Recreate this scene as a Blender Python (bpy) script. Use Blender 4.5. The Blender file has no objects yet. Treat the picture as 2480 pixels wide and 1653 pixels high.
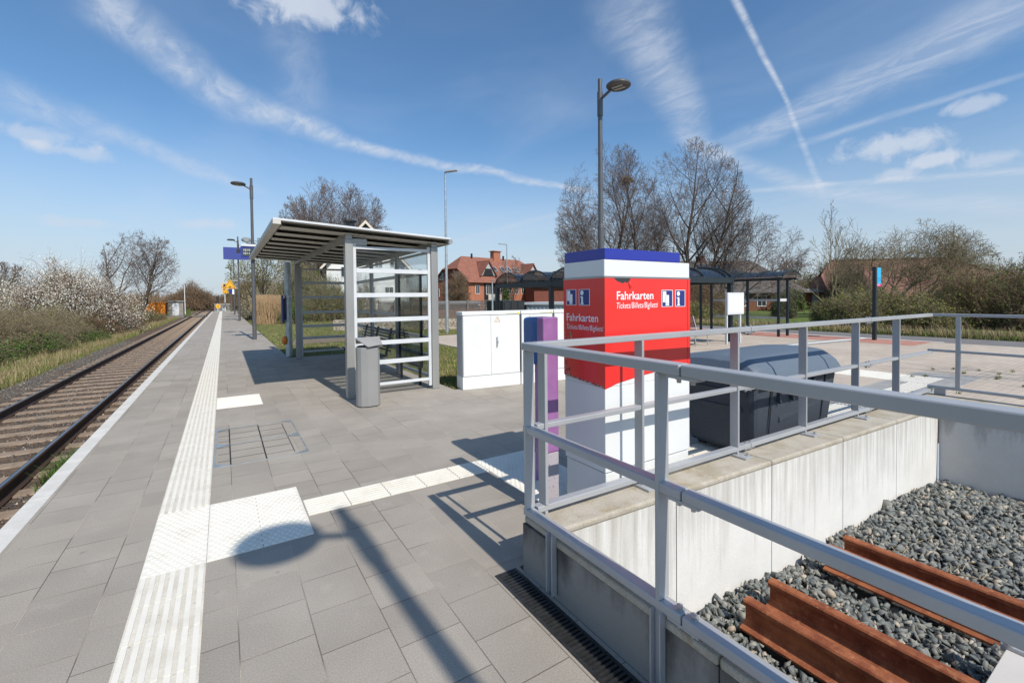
import bpy, bmesh, math, random
import numpy as np
from mathutils import Vector, Matrix
R_ = math.radians
scene = bpy.context.scene

# ------------------------------------------------------------------ camera
psi, pitch, roll = R_(32.45), R_(-1.25), R_(0.6)
fw = Vector((math.sin(psi)*math.cos(pitch), math.cos(psi)*math.cos(pitch), math.sin(pitch)))
rt = fw.cross(Vector((0, 0, 1))).normalized(); up = rt.cross(fw)
rt, up = rt*math.cos(roll) - up*math.sin(roll), up*math.cos(roll) + rt*math.sin(roll)
cd = bpy.data.cameras.new('camera'); cam = bpy.data.objects.new('camera', cd)
scene.collection.objects.link(cam)
M4 = Matrix((rt, up, -fw)).transposed().to_4x4(); M4.translation = Vector((0, 0, 1.55))
cam.matrix_world = M4
cd.sensor_width = 36; cd.lens = 1100/2480*36; cd.shift_y = -82.5/2480
cd.clip_start = 0.05; cd.clip_end = 8000
scene.camera = cam

# ------------------------------------------------------------------ light
SUN_EL = R_(45.9); SUN_DIR = Vector((0.055*math.cos(SUN_EL), -math.cos(SUN_EL), math.sin(SUN_EL))).normalized()
sd = bpy.data.lights.new('sun', 'SUN'); sun = bpy.data.objects.new('sun', sd); scene.collection.objects.link(sun)
sd.energy = 4.6; sd.angle = R_(0.53); sd.color = (1.0, 0.935, 0.835)
sun.rotation_euler = SUN_DIR.to_track_quat('Z', 'Y').to_euler(); sun.location = (0, -20, 30)
scene.view_settings.view_transform = 'Standard'; scene.view_settings.look = 'None'
scene.view_settings.exposure = 0.0; scene.view_settings.gamma = 1

W = bpy.data.worlds.new('World'); scene.world = W; W.use_nodes = True
nt = W.node_tree; nt.nodes.clear(); WN = nt.nodes; WL = nt.links
def wmath(op, a, b=None, c=None):
    n = WN.new('ShaderNodeMath'); n.operation = op
    for i, v in enumerate((a, b, c)):
        if v is None: continue
        if isinstance(v, (int, float)): n.inputs[i].default_value = v
        else: WL.new(v, n.inputs[i])
    return n.outputs[0]
def wdot(v, vec):
    n = WN.new('ShaderNodeVectorMath'); n.operation = 'DOT_PRODUCT'
    WL.new(v, n.inputs[0]); n.inputs[1].default_value = vec
    return n.outputs['Value']
def wsmooth(x, a, b):     # 0 at a, 1 at b
    n = WN.new('ShaderNodeMapRange'); n.interpolation_type = 'SMOOTHSTEP'
    WL.new(x, n.inputs['Value']); n.inputs['From Min'].default_value = a; n.inputs['From Max'].default_value = b
    return n.outputs['Result']
sky = WN.new('ShaderNodeTexSky'); sky.sky_type = 'NISHITA'; sky.sun_disc = False
sky.sun_elevation = SUN_EL; sky.sun_rotation = math.atan2(SUN_DIR.x, SUN_DIR.y)
sky.altitude = 50; sky.air_density = 1.0; sky.dust_density = 0.8; sky.ozone_density = 1.5
tc = WN.new('ShaderNodeTexCoord'); DIR = tc.outputs['Generated']
# drifting cirrus noise on a high cloud plane, used by every streak
sep = WN.new('ShaderNodeSeparateXYZ'); WL.new(DIR, sep.inputs[0])
zc = wmath('ADD', wmath('MAXIMUM', sep.outputs['Z'], 0.0), 0.08)
cmb = WN.new('ShaderNodeCombineXYZ')
WL.new(wmath('DIVIDE', sep.outputs['X'], zc), cmb.inputs[0]); WL.new(wmath('DIVIDE', sep.outputs['Y'], zc), cmb.inputs[1])
def wnoise(scale, detail, rough, vec, dist=0.0, sx=1, sy=1):
    mp = WN.new('ShaderNodeMapping'); mp.inputs['Scale'].default_value = (sx, sy, 1); WL.new(vec, mp.inputs[0])
    n = WN.new('ShaderNodeTexNoise'); n.inputs['Scale'].default_value = scale; n.inputs['Detail'].default_value = detail
    n.inputs['Roughness'].default_value = rough; n.inputs['Distortion'].default_value = dist
    WL.new(mp.outputs[0], n.inputs['Vector']); return n.outputs['Fac']
n_fine = wnoise(9.0, 7, 0.66, cmb.outputs[0], 0.9, 1, 0.45)
n_edge = wnoise(9.0, 4, 0.6, DIR, 0.3)
n_broad = wnoise(0.9, 5, 0.55, cmb.outputs[0], 0.5, 1, 0.5)
total = wmath('MULTIPLY', wsmooth(n_broad, 0.42, 0.85), 0.30)
def add_layer(m):
    global total
    total = wmath('ADD', total, m)
TRAILS = [  # direction a, direction b, half width at a, at b, strength, fade length
 ((-0.1536,0.8823,0.445),(0.0192,0.9374,0.3477),0.0390,0.0328,0.59,.02),
 ((0.0192,0.9374,0.3477),(0.2566,0.9202,0.2957),0.0328,0.0133,0.59,.02),
 ((0.2566,0.9202,0.2957),(0.6434,0.7313,0.2264),0.0133,0.0070,0.64,.02),
 ((-0.2699,0.9147,0.3007),(0.043,0.9772,0.2081),0.0265,0.0109,0.34,.05),
 ((0.7356,0.4527,0.504),(0.8423,0.4188,0.3393),0.0070,0.0043,0.68,.01),
 ((0.8423,0.4188,0.3393),(0.9038,0.3892,0.1781),0.0043,0.0070,0.38,.02),
 ((0.6048,0.5851,0.5402),(0.7854,0.5464,0.2907),0.0663,0.0312,0.47,.06),
 ((0.9137,0.1358,0.383),(0.8125,0.5125,0.2778),0.0468,0.0234,0.47,.08),
 ((0.9423,0.1466,0.3009),(0.8748,0.4033,0.2685),0.0047,0.0078,0.33,.03),
 ((0.754,0.5788,0.3107),(0.9099,0.3786,0.1694),0.0203,0.0156,0.40,.05),
 ((0.821,0.5351,0.199),(0.9734,0.1501,0.1728),0.0047,0.0062,0.43,.03),
 ((0.9032,0.3889,0.1816),(0.9813,0.1508,0.1194),0.0125,0.0187,0.36,.05),
 ((0.4084,0.9053,0.1173),(0.642,0.7434,0.1876),0.0078,0.0062,0.21,.04),
 ((0.0981,0.8546,0.5099),(0.1415,0.9355,0.3238),0.0468,0.0429,0.21,.08),
]
wob = wmath('MULTIPLY', wmath('SUBTRACT', n_edge, 0.5), 0.035)
for a, b, w0, w1, s, fd in TRAILS:
    a = Vector(a).normalized(); b = Vector(b).normalized()
    n = a.cross(b).normalized(); t = n.cross(a).normalized(); L = math.asin(min(1, b.dot(t)))
    along = wmath('DIVIDE', wdot(DIR, t), L)                        # 0 at a .. 1 at b
    width = wmath('MULTIPLY_ADD', along, w1-w0, w0)
    off = wmath('ABSOLUTE', wmath('ADD', wdot(DIR, n), wob if w0 > .012 else wmath('MULTIPLY', wob, .2)))
    core = wmath('SUBTRACT', 1.0, wsmooth(wmath('DIVIDE', off, width), 0.05, 1.35))
    ends = wmath('MULTIPLY', wsmooth(along, -fd/L, fd/L), wsmooth(along, 1.0+fd/L, 1.0-fd/L))
    front = wsmooth(wdot(DIR, a), 0.0, 0.2)
    tex = wmath('MULTIPLY_ADD', wsmooth(n_fine, 0.32, 0.68), 0.75, 0.42)
    add_layer(wmath('MULTIPLY', wmath('MULTIPLY', core, ends), wmath('MULTIPLY', wmath('MULTIPLY', tex, s), front)))
n_puff = wnoise(22.0, 5, 0.6, DIR, 0.4, 1, 1)
PUFFS = [((0.1331,0.8545,0.5022),.10,.030,.8),((0.9242,0.2954,0.2422),.075,.020,.75),((0.9465,0.2451,0.2098),.035,.010,.8),
 ((0.9405,0.2006,0.2744),.03,.011,.6),((-0.234,0.9408,0.2453),.06,.014,.5),((-0.1929,0.9535,0.2316),.05,.011,.5),
 ((0.936,0.2934,0.1946),.026,.010,.55),((-0.2284,0.9716,0.0612),.06,.007,.5),((-0.183,0.975,0.1265),.05,.009,.45),
 ((-0.0162,0.9902,0.139),.05,.010,.5),((0.962,0.1892,0.197),.04,.012,.5)]
for c, rx, rz, s in PUFFS:
    c = Vector(c).normalized(); tx = Vector((c.y, -c.x, 0)).normalized(); ty = tx.cross(c)
    dx = wmath('DIVIDE', wdot(DIR, tx), rx); dy = wmath('DIVIDE', wdot(DIR, ty), rz)
    r = wmath('SQRT', wmath('ADD', wmath('MULTIPLY', dx, dx), wmath('MULTIPLY', dy, dy)))
    r = wmath('ADD', r, wmath('MULTIPLY', wmath('SUBTRACT', n_puff, 0.5), 3.0))
    m = wmath('MULTIPLY', wmath('SUBTRACT', 1.0, wsmooth(r, 0.3, 1.3)), s)
    add_layer(wmath('MULTIPLY', m, wsmooth(wdot(DIR, c), 0.5, 0.9)))
cover = wmath('MINIMUM', total, 0.88)
mixs = WN.new('ShaderNodeMix'); mixs.data_type = 'RGBA'; WL.new(cover, mixs.inputs[0])
tint = WN.new('ShaderNodeMix'); tint.data_type = 'RGBA'; tint.blend_type = 'MULTIPLY'; tint.inputs[0].default_value = 1
WL.new(sky.outputs[0], tint.inputs[6]); tint.inputs[7].default_value = (.84, 1.15, 1.34, 1)
low = WN.new('ShaderNodeMix'); low.data_type = 'RGBA'; WL.new(wmath('MULTIPLY', wsmooth(sep.outputs['Z'], .34, -.02), .88), low.inputs[0])
WL.new(tint.outputs[2], low.inputs[6]); low.inputs[7].default_value = (5.4, 6.0, 6.75, 1)
WL.new(low.outputs[2], mixs.inputs[6]); mixs.inputs[7].default_value = (5.9, 6.5, 7.5, 1)
bg = WN.new('ShaderNodeBackground'); bg.inputs['Strength'].default_value = 0.109
WL.new(mixs.outputs[2], bg.inputs['Color'])
wo = WN.new('ShaderNodeOutputWorld'); WL.new(bg.outputs[0], wo.inputs[0])

# ------------------------------------------------------------------ helpers
COL = scene.collection
class MB:
    """collects shapes in world coordinates; build() links them as one mesh under its parent"""
    def __init__(s): s.v = []; s.f = []; s.m = []; s.mi = 0
    def add(s, vs, fs):
        k = len(s.v); s.v += [tuple(v) for v in vs]; s.f += [[i+k for i in f] for f in fs]; s.m += [s.mi]*len(fs); return s
    def box(s, x0, x1, y0, y1, z0, z1):
        return s.add([(x0,y0,z0),(x1,y0,z0),(x1,y1,z0),(x0,y1,z0),(x0,y0,z1),(x1,y0,z1),(x1,y1,z1),(x0,y1,z1)],
                     [(0,3,2,1),(4,5,6,7),(0,1,5,4),(1,2,6,5),(2,3,7,6),(3,0,4,7)])
    def obox(s, c, ax, ay, az):      # centre and three half-axis vectors
        c, ax, ay, az = map(Vector, (c, ax, ay, az)); vs = []
        for k in (-1, 1):
            for (i, j) in ((-1,-1),(1,-1),(1,1),(-1,1)): vs.append(c+ax*i+ay*j+az*k)
        return s.add(vs, [(0,3,2,1),(4,5,6,7),(0,1,5,4),(1,2,6,5),(2,3,7,6),(3,0,4,7)])
    def bar(s, a, b, w, h, upv=(0,0,1)):
        a, b = Vector(a), Vector(b); d = b-a; L = d.length; d.normalize(); u = Vector(upv)
        r = d.cross(u)
        if r.length < 1e-4: r = d.cross(Vector((0,1,0)))
        r.normalize(); u = r.cross(d)
        return s.obox((a+b)/2, r*w/2, d*L/2, u*h/2)
    def tube(s, a, b, r0, r1=None, n=12, caps=True):
        r1 = r0 if r1 is None else r1; a, b = Vector(a), Vector(b); d = (b-a).normalized()
        u = d.orthogonal().normalized(); w = d.cross(u); vs = []
        for p, r in ((a, r0), (b, r1)):
            for i in range(n):
                t = 2*math.pi*i/n; vs.append(p+u*r*math.cos(t)+w*r*math.sin(t))
        fs = [(i, (i+1) % n, n+(i+1) % n, n+i) for i in range(n)]
        if caps: fs += [tuple(range(n-1, -1, -1)), tuple(range(n, 2*n))]
        return s.add(vs, fs)
    def path(s, pts, r, n=8):
        for a, b in zip(pts[:-1], pts[1:]): s.tube(a, b, r, r, n)
        return s
    def prism(s, poly, vec):         # planar polygon extruded along vec
        n = len(poly); vec = Vector(vec); p = [Vector(q) for q in poly]
        vs = p+[q+vec for q in p]
        return s.add(vs, [tuple(range(n-1, -1, -1)), tuple(range(n, 2*n))]+[(i, (i+1) % n, n+(i+1) % n, n+i) for i in range(n)])
    def quad(s, *p): return s.add(p, [tuple(range(len(p)))])
    def ell(s, c, rx, ry, rz, n=16, m=8):
        vs = [(c[0], c[1], c[2]-rz)]
        for j in range(1, m):
            t = -math.pi/2+math.pi*j/m
            for i in range(n):
                a = 2*math.pi*i/n; vs.append((c[0]+rx*math.cos(t)*math.cos(a), c[1]+ry*math.cos(t)*math.sin(a), c[2]+rz*math.sin(t)))
        vs.append((c[0], c[1], c[2]+rz)); fs = [(0, 1+(i+1) % n, 1+i) for i in range(n)]
        for j in range(m-2):
            for i in range(n): fs.append((1+j*n+i, 1+j*n+(i+1) % n, 1+(j+1)*n+(i+1) % n, 1+(j+1)*n+i))
        k = len(vs)-1; fs += [(k, 1+(m-2)*n+i, 1+(m-2)*n+(i+1) % n) for i in range(n)]
        return s.add(vs, fs)
    def build(s, name, mats, parent=None, smooth=False, bevel=0, label=None):
        off = wloc(parent) if parent else Vector((0, 0, 0))
        me = bpy.data.meshes.new(name); me.from_pydata([tuple(Vector(v)-off) for v in s.v], [], s.f)
        for m_ in (mats if isinstance(mats, (list, tuple)) else [mats]): me.materials.append(m_)
        if isinstance(mats, (list, tuple)): me.polygons.foreach_set('material_index', s.m)
        bm = bmesh.new(); bm.from_mesh(me); bmesh.ops.recalc_face_normals(bm, faces=bm.faces); bm.to_mesh(me); bm.free()
        o = bpy.data.objects.new(name, me); COL.objects.link(o)
        if parent: o.parent = parent
        if smooth:
            me.polygons.foreach_set('use_smooth', [True]*len(me.polygons)); me.set_sharp_from_angle(angle=R_(38))
        if bevel:
            b = o.modifiers.new('bevel', 'BEVEL'); b.width = bevel; b.segments = 2; b.limit_method = 'ANGLE'; b.angle_limit = R_(40)
        if label: o['label'] = label
        return o
def wloc(o):
    p = Vector((0, 0, 0))
    while o: p += o.location; o = o.parent
    return p
def tag(o, label, cat, group=None):
    o['label'] = label; o['category'] = cat
    if group: o['group'] = group
    return o
def kind(o, k, label=None, cat=None):
    o['kind'] = k
    if label: o['label'] = label
    if cat: o['category'] = cat
    return o
def thing(name, label, cat, loc, group=None):
    o = bpy.data.objects.new(name, None); COL.objects.link(o); o.location = loc; o.empty_display_size = .2
    return tag(o, label, cat, group)
def copy_tree(o, loc=None, parent=None, rotz=None):
    c = o.copy(); COL.objects.link(c)
    if parent: c.parent = parent
    if loc is not None: c.location = loc
    if rotz is not None: c.rotation_euler.z = rotz
    for ch in list(o.children): copy_tree(ch, None, c)
    return c
def np_mesh(name, V, F, mat, parent=None, smooth=False, mi=None):
    """V (n,3), F (m,k) numpy arrays -> one object"""
    off = np.array(wloc(parent)) if parent else np.zeros(3)
    V = np.asarray(V, np.float32)-off.astype(np.float32); F = np.asarray(F, np.int32); k = F.shape[1]
    me = bpy.data.meshes.new(name); me.vertices.add(len(V)); me.vertices.foreach_set('co', V.ravel())
    me.loops.add(F.size); me.loops.foreach_set('vertex_index', F.ravel())
    me.polygons.add(len(F)); me.polygons.foreach_set('loop_start', np.arange(0, F.size, k, dtype=np.int32))
    me.polygons.foreach_set('loop_total', np.full(len(F), k, np.int32))
    for m_ in (mat if isinstance(mat, (list, tuple)) else [mat]): me.materials.append(m_)
    if mi is not None: me.polygons.foreach_set('material_index', np.asarray(mi, np.int32))
    if smooth: me.polygons.foreach_set('use_smooth', np.ones(len(F), bool))
    me.update(calc_edges=True); me.validate()
    o = bpy.data.objects.new(name, me); COL.objects.link(o)
    if parent: o.parent = parent
    return o

# ------------------------------------------------------------------ materials
MATS = {}
def mat(name, col, rough=.6, metal=0, col2=None, nsc=6, ndet=5, nlo=.35, nhi=.65, bump=0, bsc=None, stretch=(1,1,1), spec=.5, fine=0, fsc=300, coat=0, col3=None, n3=1.2, n3lo=.5, n3hi=.7):
    m = bpy.data.materials.new(name); m.use_nodes = True; N = m.node_tree.nodes; L = m.node_tree.links
    b = N['Principled BSDF']; b.inputs['Roughness'].default_value = rough; b.inputs['Metallic'].default_value = metal
    b.inputs['Specular IOR Level'].default_value = spec
    if coat: b.inputs['Coat Weight'].default_value = coat; b.inputs['Coat Roughness'].default_value = .12
    col = (*col, 1)
    t = N.new('ShaderNodeTexCoord'); mp = N.new('ShaderNodeMapping'); mp.inputs['Scale'].default_value = stretch
    L.new(t.outputs['Object'], mp.inputs[0])
    def noise(sc, det=5, vec=mp.outputs[0], ro=.6):
        n = N.new('ShaderNodeTexNoise'); n.inputs['Scale'].default_value = sc; n.inputs['Detail'].default_value = det
        n.inputs['Roughness'].default_value = ro; L.new(vec, n.inputs['Vector']); return n.outputs['Fac']
    def rng(x, a, c, lo=0, hi=1):
        r = N.new('ShaderNodeMapRange'); L.new(x, r.inputs[0]); r.inputs[1].default_value = a; r.inputs[2].default_value = c
        r.inputs[3].default_value = lo; r.inputs[4].default_value = hi; return r.outputs[0]
    def mixc(f, A, B, mode='MIX'):
        x = N.new('ShaderNodeMix'); x.data_type = 'RGBA'; x.blend_type = mode
        if isinstance(f, float): x.inputs[0].default_value = f
        else: L.new(f, x.inputs[0])
        for i, q in ((6, A), (7, B)):
            if isinstance(q, tuple): x.inputs[i].default_value = q if len(q) == 4 else (*q, 1)
            else: L.new(q, x.inputs[i])
        return x.outputs[2]
    c = col
    if col2: c = mixc(rng(noise(nsc, ndet), nlo, nhi), c, (*col2, 1))
    if col3: c = mixc(rng(noise(n3, 4), n3lo, n3hi), c, (*col3, 1))
    if fine:
        g = rng(noise(fsc, 2, t.outputs['Object']), .3, .7, 1-fine, 1+fine)
        cc = N.new('ShaderNodeCombineColor')
        for i in range(3): L.new(g, cc.inputs[i])
        c = mixc(1.0, c, cc.outputs[0], 'MULTIPLY')
    if isinstance(c, tuple): b.inputs['Base Color'].default_value = c
    else: L.new(c, b.inputs['Base Color'])
    if bump:
        bp = N.new('ShaderNodeBump'); bp.inputs['Strength'].default_value = 1; bp.inputs['Distance'].default_value = bump
        L.new(noise(bsc or nsc, 4), bp.inputs['Height']); L.new(bp.outputs[0], b.inputs['Normal'])
    MATS[name] = m
    return m
def glassy(name, tint, refl=.08, rough=.0, gl=(1,1,1)):
    m = bpy.data.materials.new(name); m.use_nodes = True; N = m.node_tree.nodes; L = m.node_tree.links; N.clear()
    tr = N.new('ShaderNodeBsdfTransparent'); tr.inputs[0].default_value = (*tint, 1)
    g = N.new('ShaderNodeBsdfGlossy'); g.inputs['Roughness'].default_value = rough; g.inputs[0].default_value = (*gl, 1)
    lw = N.new('ShaderNodeFresnel'); lw.inputs[0].default_value = 1.5
    ad = N.new('ShaderNodeMath'); ad.operation = 'MULTIPLY_ADD'; ad.inputs[1].default_value = .38; ad.inputs[2].default_value = refl*.3
    L.new(lw.outputs[0], ad.inputs[0])
    mx = N.new('ShaderNodeMixShader'); L.new(ad.outputs[0], mx.inputs[0]); L.new(tr.outputs[0], mx.inputs[1]); L.new(g.outputs[0], mx.inputs[2])
    o = N.new('ShaderNodeOutputMaterial'); L.new(mx.outputs[0], o.inputs[0]); MATS[name] = m; return m

def paver_mat(name, c1, c2, mort, mort2, bw, rh, ox, oy, msize, fine=.17, swap=True, bump=.0012, stain=None):
    m = bpy.data.materials.new(name); m.use_nodes = True; N = m.node_tree.nodes; L = m.node_tree.links
    b = N['Principled BSDF']; b.inputs['Roughness'].default_value = .82; b.inputs['Specular IOR Level'].default_value = .3
    t = N.new('ShaderNodeTexCoord'); s = N.new('ShaderNodeSeparateXYZ'); L.new(t.outputs['Object'], s.inputs[0])
    def mm(op, a, v):
        n = N.new('ShaderNodeMath'); n.operation = op; L.new(a, n.inputs[0]); n.inputs[1].default_value = v; return n.outputs[0]
    X, Y = mm('ADD', s.outputs[0], ox), mm('ADD', s.outputs[1], oy)
    cb = N.new('ShaderNodeCombineXYZ'); L.new(Y if swap else X, cb.inputs[0]); L.new(X if swap else Y, cb.inputs[1])
    def noise(sc, det=4):
        n = N.new('ShaderNodeTexNoise'); n.inputs['Scale'].default_value = sc; n.inputs['Detail'].default_value = det
        L.new(t.outputs['Object'], n.inputs['Vector']); return n.outputs['Fac']
    def rng(x, a, c, lo=0, hi=1):
        r = N.new('ShaderNodeMapRange'); L.new(x, r.inputs[0]); r.inputs[1].default_value = a; r.inputs[2].default_value = c
        r.inputs[3].default_value = lo; r.inputs[4].default_value = hi; return r.outputs[0]
    def mixc(f, A, B, mode='MIX'):
        x = N.new('ShaderNodeMix'); x.data_type = 'RGBA'; x.blend_type = mode
        if isinstance(f, float): x.inputs[0].default_value = f
        else: L.new(f, x.inputs[0])
        for i, q in ((6, A), (7, B)):
            if isinstance(q, tuple): x.inputs[i].default_value = (*q, 1)
            else: L.new(q, x.inputs[i])
        return x.outputs[2]
    br = N.new('ShaderNodeTexBrick'); br.offset = .5; br.squash = 1; br.inputs['Scale'].default_value = 1
    br.inputs['Brick Width'].default_value = bw; br.inputs['Row Height'].default_value = rh
    br.inputs['Mortar Size'].default_value = msize; br.inputs['Mortar Smooth'].default_value = .2
    br.inputs['Color1'].default_value = (*c1, 1); br.inputs['Color2'].default_value = (*c2, 1); br.inputs['Bias'].default_value = 0
    L.new(cb.outputs[0], br.inputs['Vector'])
    L.new(mixc(rng(noise(.9, 3), .45, .53), mort, mort2), br.inputs['Mortar'])
    c = br.outputs['Color']
    if stain: c = mixc(rng(noise(.55, 5), .45, .75, 0, .7), c, stain)
    c = mixc(rng(noise(11, 2), .70, .76, 0, .45), c, (.16,.145,.13))
    c = mixc(rng(noise(5.5, 6), .62, .78, 0, .35), c, (.48,.44,.38))
    g = rng(noise(150, 3), .3, .7, 1-fine, 1+fine); g2 = rng(noise(2.3, 5), .3, .7, .91, 1.07)
    mu = N.new('ShaderNodeMath'); mu.operation = 'MULTIPLY'; L.new(g, mu.inputs[0]); L.new(g2, mu.inputs[1])
    cc = N.new('ShaderNodeCombineColor')
    for i in range(3): L.new(mu.outputs[0], cc.inputs[i])
    c = mixc(1.0, c, cc.outputs[0], 'MULTIPLY'); L.new(c, b.inputs['Base Color'])
    bp = N.new('ShaderNodeBump'); bp.inputs['Distance'].default_value = bump; bp.invert = True; L.new(br.outputs['Fac'], bp.inputs['Height'])
    L.new(bp.outputs[0], b.inputs['Normal']); MATS[name] = m; return m

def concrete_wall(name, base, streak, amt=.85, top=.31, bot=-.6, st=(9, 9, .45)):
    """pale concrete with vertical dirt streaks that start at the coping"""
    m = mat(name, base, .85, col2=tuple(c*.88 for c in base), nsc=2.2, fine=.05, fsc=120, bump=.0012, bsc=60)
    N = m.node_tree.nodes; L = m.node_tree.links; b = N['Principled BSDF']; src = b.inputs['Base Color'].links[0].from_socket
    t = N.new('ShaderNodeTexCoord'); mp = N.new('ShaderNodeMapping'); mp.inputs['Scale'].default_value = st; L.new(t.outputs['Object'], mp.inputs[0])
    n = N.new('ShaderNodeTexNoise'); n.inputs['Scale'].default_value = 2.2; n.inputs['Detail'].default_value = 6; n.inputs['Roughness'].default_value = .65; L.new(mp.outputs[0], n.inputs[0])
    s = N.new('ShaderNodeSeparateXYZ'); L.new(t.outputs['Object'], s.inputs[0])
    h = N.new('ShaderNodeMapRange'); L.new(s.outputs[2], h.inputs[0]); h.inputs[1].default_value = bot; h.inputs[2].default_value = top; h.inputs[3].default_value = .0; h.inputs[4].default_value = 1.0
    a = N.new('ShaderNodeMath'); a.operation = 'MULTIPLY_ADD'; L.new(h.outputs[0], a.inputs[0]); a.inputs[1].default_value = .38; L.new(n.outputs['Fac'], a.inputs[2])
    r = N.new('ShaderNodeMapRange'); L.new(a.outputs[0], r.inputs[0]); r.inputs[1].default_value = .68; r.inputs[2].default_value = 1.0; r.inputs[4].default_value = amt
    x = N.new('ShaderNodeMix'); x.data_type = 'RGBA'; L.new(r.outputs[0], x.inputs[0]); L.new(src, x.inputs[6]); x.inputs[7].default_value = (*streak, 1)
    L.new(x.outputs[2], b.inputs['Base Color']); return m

GREY_PAV = paver_mat('grey_concrete_pavers', (.350,.312,.266), (.298,.266,.228), (.13,.105,.085), (.43,.365,.29), .30, .30, -.03, .0, .0026, stain=(.365,.335,.295))
BEIGE_PAV = paver_mat('beige_pavers', (.50,.42,.345), (.45,.38,.31), (.30,.25,.20), (.36,.30,.24), .20, .10, 0, 0, .004, swap=False, bump=.001, stain=(.54,.47,.395))
DARK_PAV = paver_mat('dark_pavers', (.33,.325,.315), (.30,.295,.285), (.16,.15,.13), (.25,.22,.19), .30, .30, 0, 0, .004)
RED_PAV = paver_mat('red_pavers', (.49,.24,.185), (.44,.21,.16), (.28,.16,.13), (.2,.1,.08), .20, .10, 0, 0, .004, swap=False)
TAC_BASE = mat('tactile_groove', (.66,.625,.55), .85, col2=(.56,.525,.45), nsc=7, fine=.10, fsc=150, col3=(.40,.37,.32), n3=24, n3lo=.62, n3hi=.72, spec=.3)
WHITE_TAC = mat('white_tactile_concrete', (.74,.71,.635), .8, col2=(.64,.60,.52), nsc=5, nlo=.5, nhi=.75, fine=.05, col3=(.60,.56,.48), n3=30, n3lo=.66, n3hi=.74, spec=.3)
EDGE_W = mat('white_edge_concrete', (.64,.62,.58), .85, col2=(.54,.52,.48), nsc=5, fine=.10, fsc=160, bump=.001, bsc=220, spec=.3)
WHITE_PAINT_LINE = mat('white_road_line', (.78,.77,.73), .7, col2=(.6,.59,.56), nsc=6, nlo=.55, nhi=.75)
PLAT_SIDE = mat('platform_concrete', (.42,.40,.37), .9, col2=(.30,.28,.25), nsc=2)
GRASS_G = mat('grass_soil', (.090,.115,.030), .95, col2=(.20,.17,.085), nsc=1.1, nlo=.42, nhi=.66, col3=(.24,.19,.13), n3=.35, n3lo=.60, n3hi=.70, fine=.25, fsc=60, bump=.03, bsc=25, spec=.1)
GRASS_FAR = mat('meadow', (.085,.14,.030), .95, col2=(.14,.155,.055), nsc=.25, fine=.2, fsc=12, spec=.1)
BALLAST_M = mat('brown_ballast', (.17,.120,.082), .95, col2=(.075,.062,.055), nsc=3, col3=(.21,.15,.10), n3=14, n3lo=.55, n3hi=.7, fine=.35, fsc=45, bump=.03, bsc=28, spec=.1)
PIT_M = mat('pit_floor_gravel', (.045,.045,.042), .95, fine=.3, fsc=60, bump=.02, bsc=40)
ASPHALT = mat('asphalt', (.185,.175,.170), .9, col2=(.155,.148,.145), nsc=1.2, fine=.12, fsc=200)
CONC_A = concrete_wall('pale_wall_concrete', (.74,.73,.70), (.31,.27,.21), .62)
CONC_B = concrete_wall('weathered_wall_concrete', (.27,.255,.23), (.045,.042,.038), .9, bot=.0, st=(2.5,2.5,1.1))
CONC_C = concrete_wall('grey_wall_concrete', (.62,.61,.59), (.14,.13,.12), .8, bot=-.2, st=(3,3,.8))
COPING = mat('coping_concrete', (.44,.40,.335), .92, col2=(.34,.295,.22), nsc=5, nlo=.42, nhi=.66, col3=(.30,.205,.085), n3=7, n3lo=.60, n3hi=.78, fine=.16, fsc=110, bump=.002, bsc=70)
ALU = mat('silver_painted_steel', (.435,.445,.460), .42, .25, col2=(.39,.40,.415), nsc=3, spec=.5)
ALU_WHITE = mat('pale_aluminium', (.64,.66,.68), .45, .0, col2=(.58,.60,.62), nsc=5)
ALU_GREY = mat('grey_aluminium', (.37,.365,.35), .42, .35, col2=(.29,.285,.275), nsc=2, stretch=(1,1,.2))
GALV = mat('galvanised_steel', (.50,.54,.56), .42, .6, col2=(.38,.42,.44), nsc=9, nlo=.4, nhi=.6)
STAINLESS = mat('stainless_bolt', (.45,.44,.43), .35, .55)
LAMP_GREY = mat('lamp_post_grey_paint', (.125,.125,.130), .42, .3, col2=(.105,.105,.110), nsc=3)
LAMP_GLASS = mat('lamp_lens', (.42,.42,.38), .25)
ROOF_UNDER = mat('roof_sheet_grey', (.60,.575,.52), .6, 0, col2=(.54,.51,.46), nsc=1.4)
BLACKISH = mat('near_black', (.018,.018,.020), .6)
GRATE_M = mat('cast_iron', (.060,.062,.065), .5, .5, col2=(.035,.036,.038), nsc=20, fine=.2)
BIN_GREY = mat('bin_grey_paint', (.31,.305,.30), .42, .15, col2=(.285,.28,.275), nsc=3)
CAB = mat('cabinet_white', (.76,.77,.76), .6, col2=(.72,.725,.71), nsc=4, col3=(.70,.70,.68), n3=3, n3lo=.6, n3hi=.8)
CAB_SEAM = mat('cabinet_seam', (.16,.165,.17), .6)
RED = mat('red_film', (.80,.035,.028), .35, col2=(.76,.032,.026), nsc=2, coat=.25)
MW = mat('machine_white', (.75,.765,.765), .4, col2=(.72,.735,.735), nsc=2)
MBLUE = mat('machine_blue', (.022,.035,.33), .35, coat=.2)
TWHITE = mat('lettering_white', (.85,.86,.88), .5)
PICTO_BLUE = mat('pictogram_blue', (.022,.035,.19), .45)
SILVER = mat('silver_trim', (.40,.40,.40), .35, .8)
SCRAPE = mat('scraped_film', (.50,.42,.38), .7, col2=(.30,.05,.04), nsc=40, nlo=.45, nhi=.55)
PURPLE = mat('faded_purple_paint', (.27,.105,.29), .42, col2=(.36,.17,.37), nsc=4.5, nlo=.4, nhi=.7, coat=.3)
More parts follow.
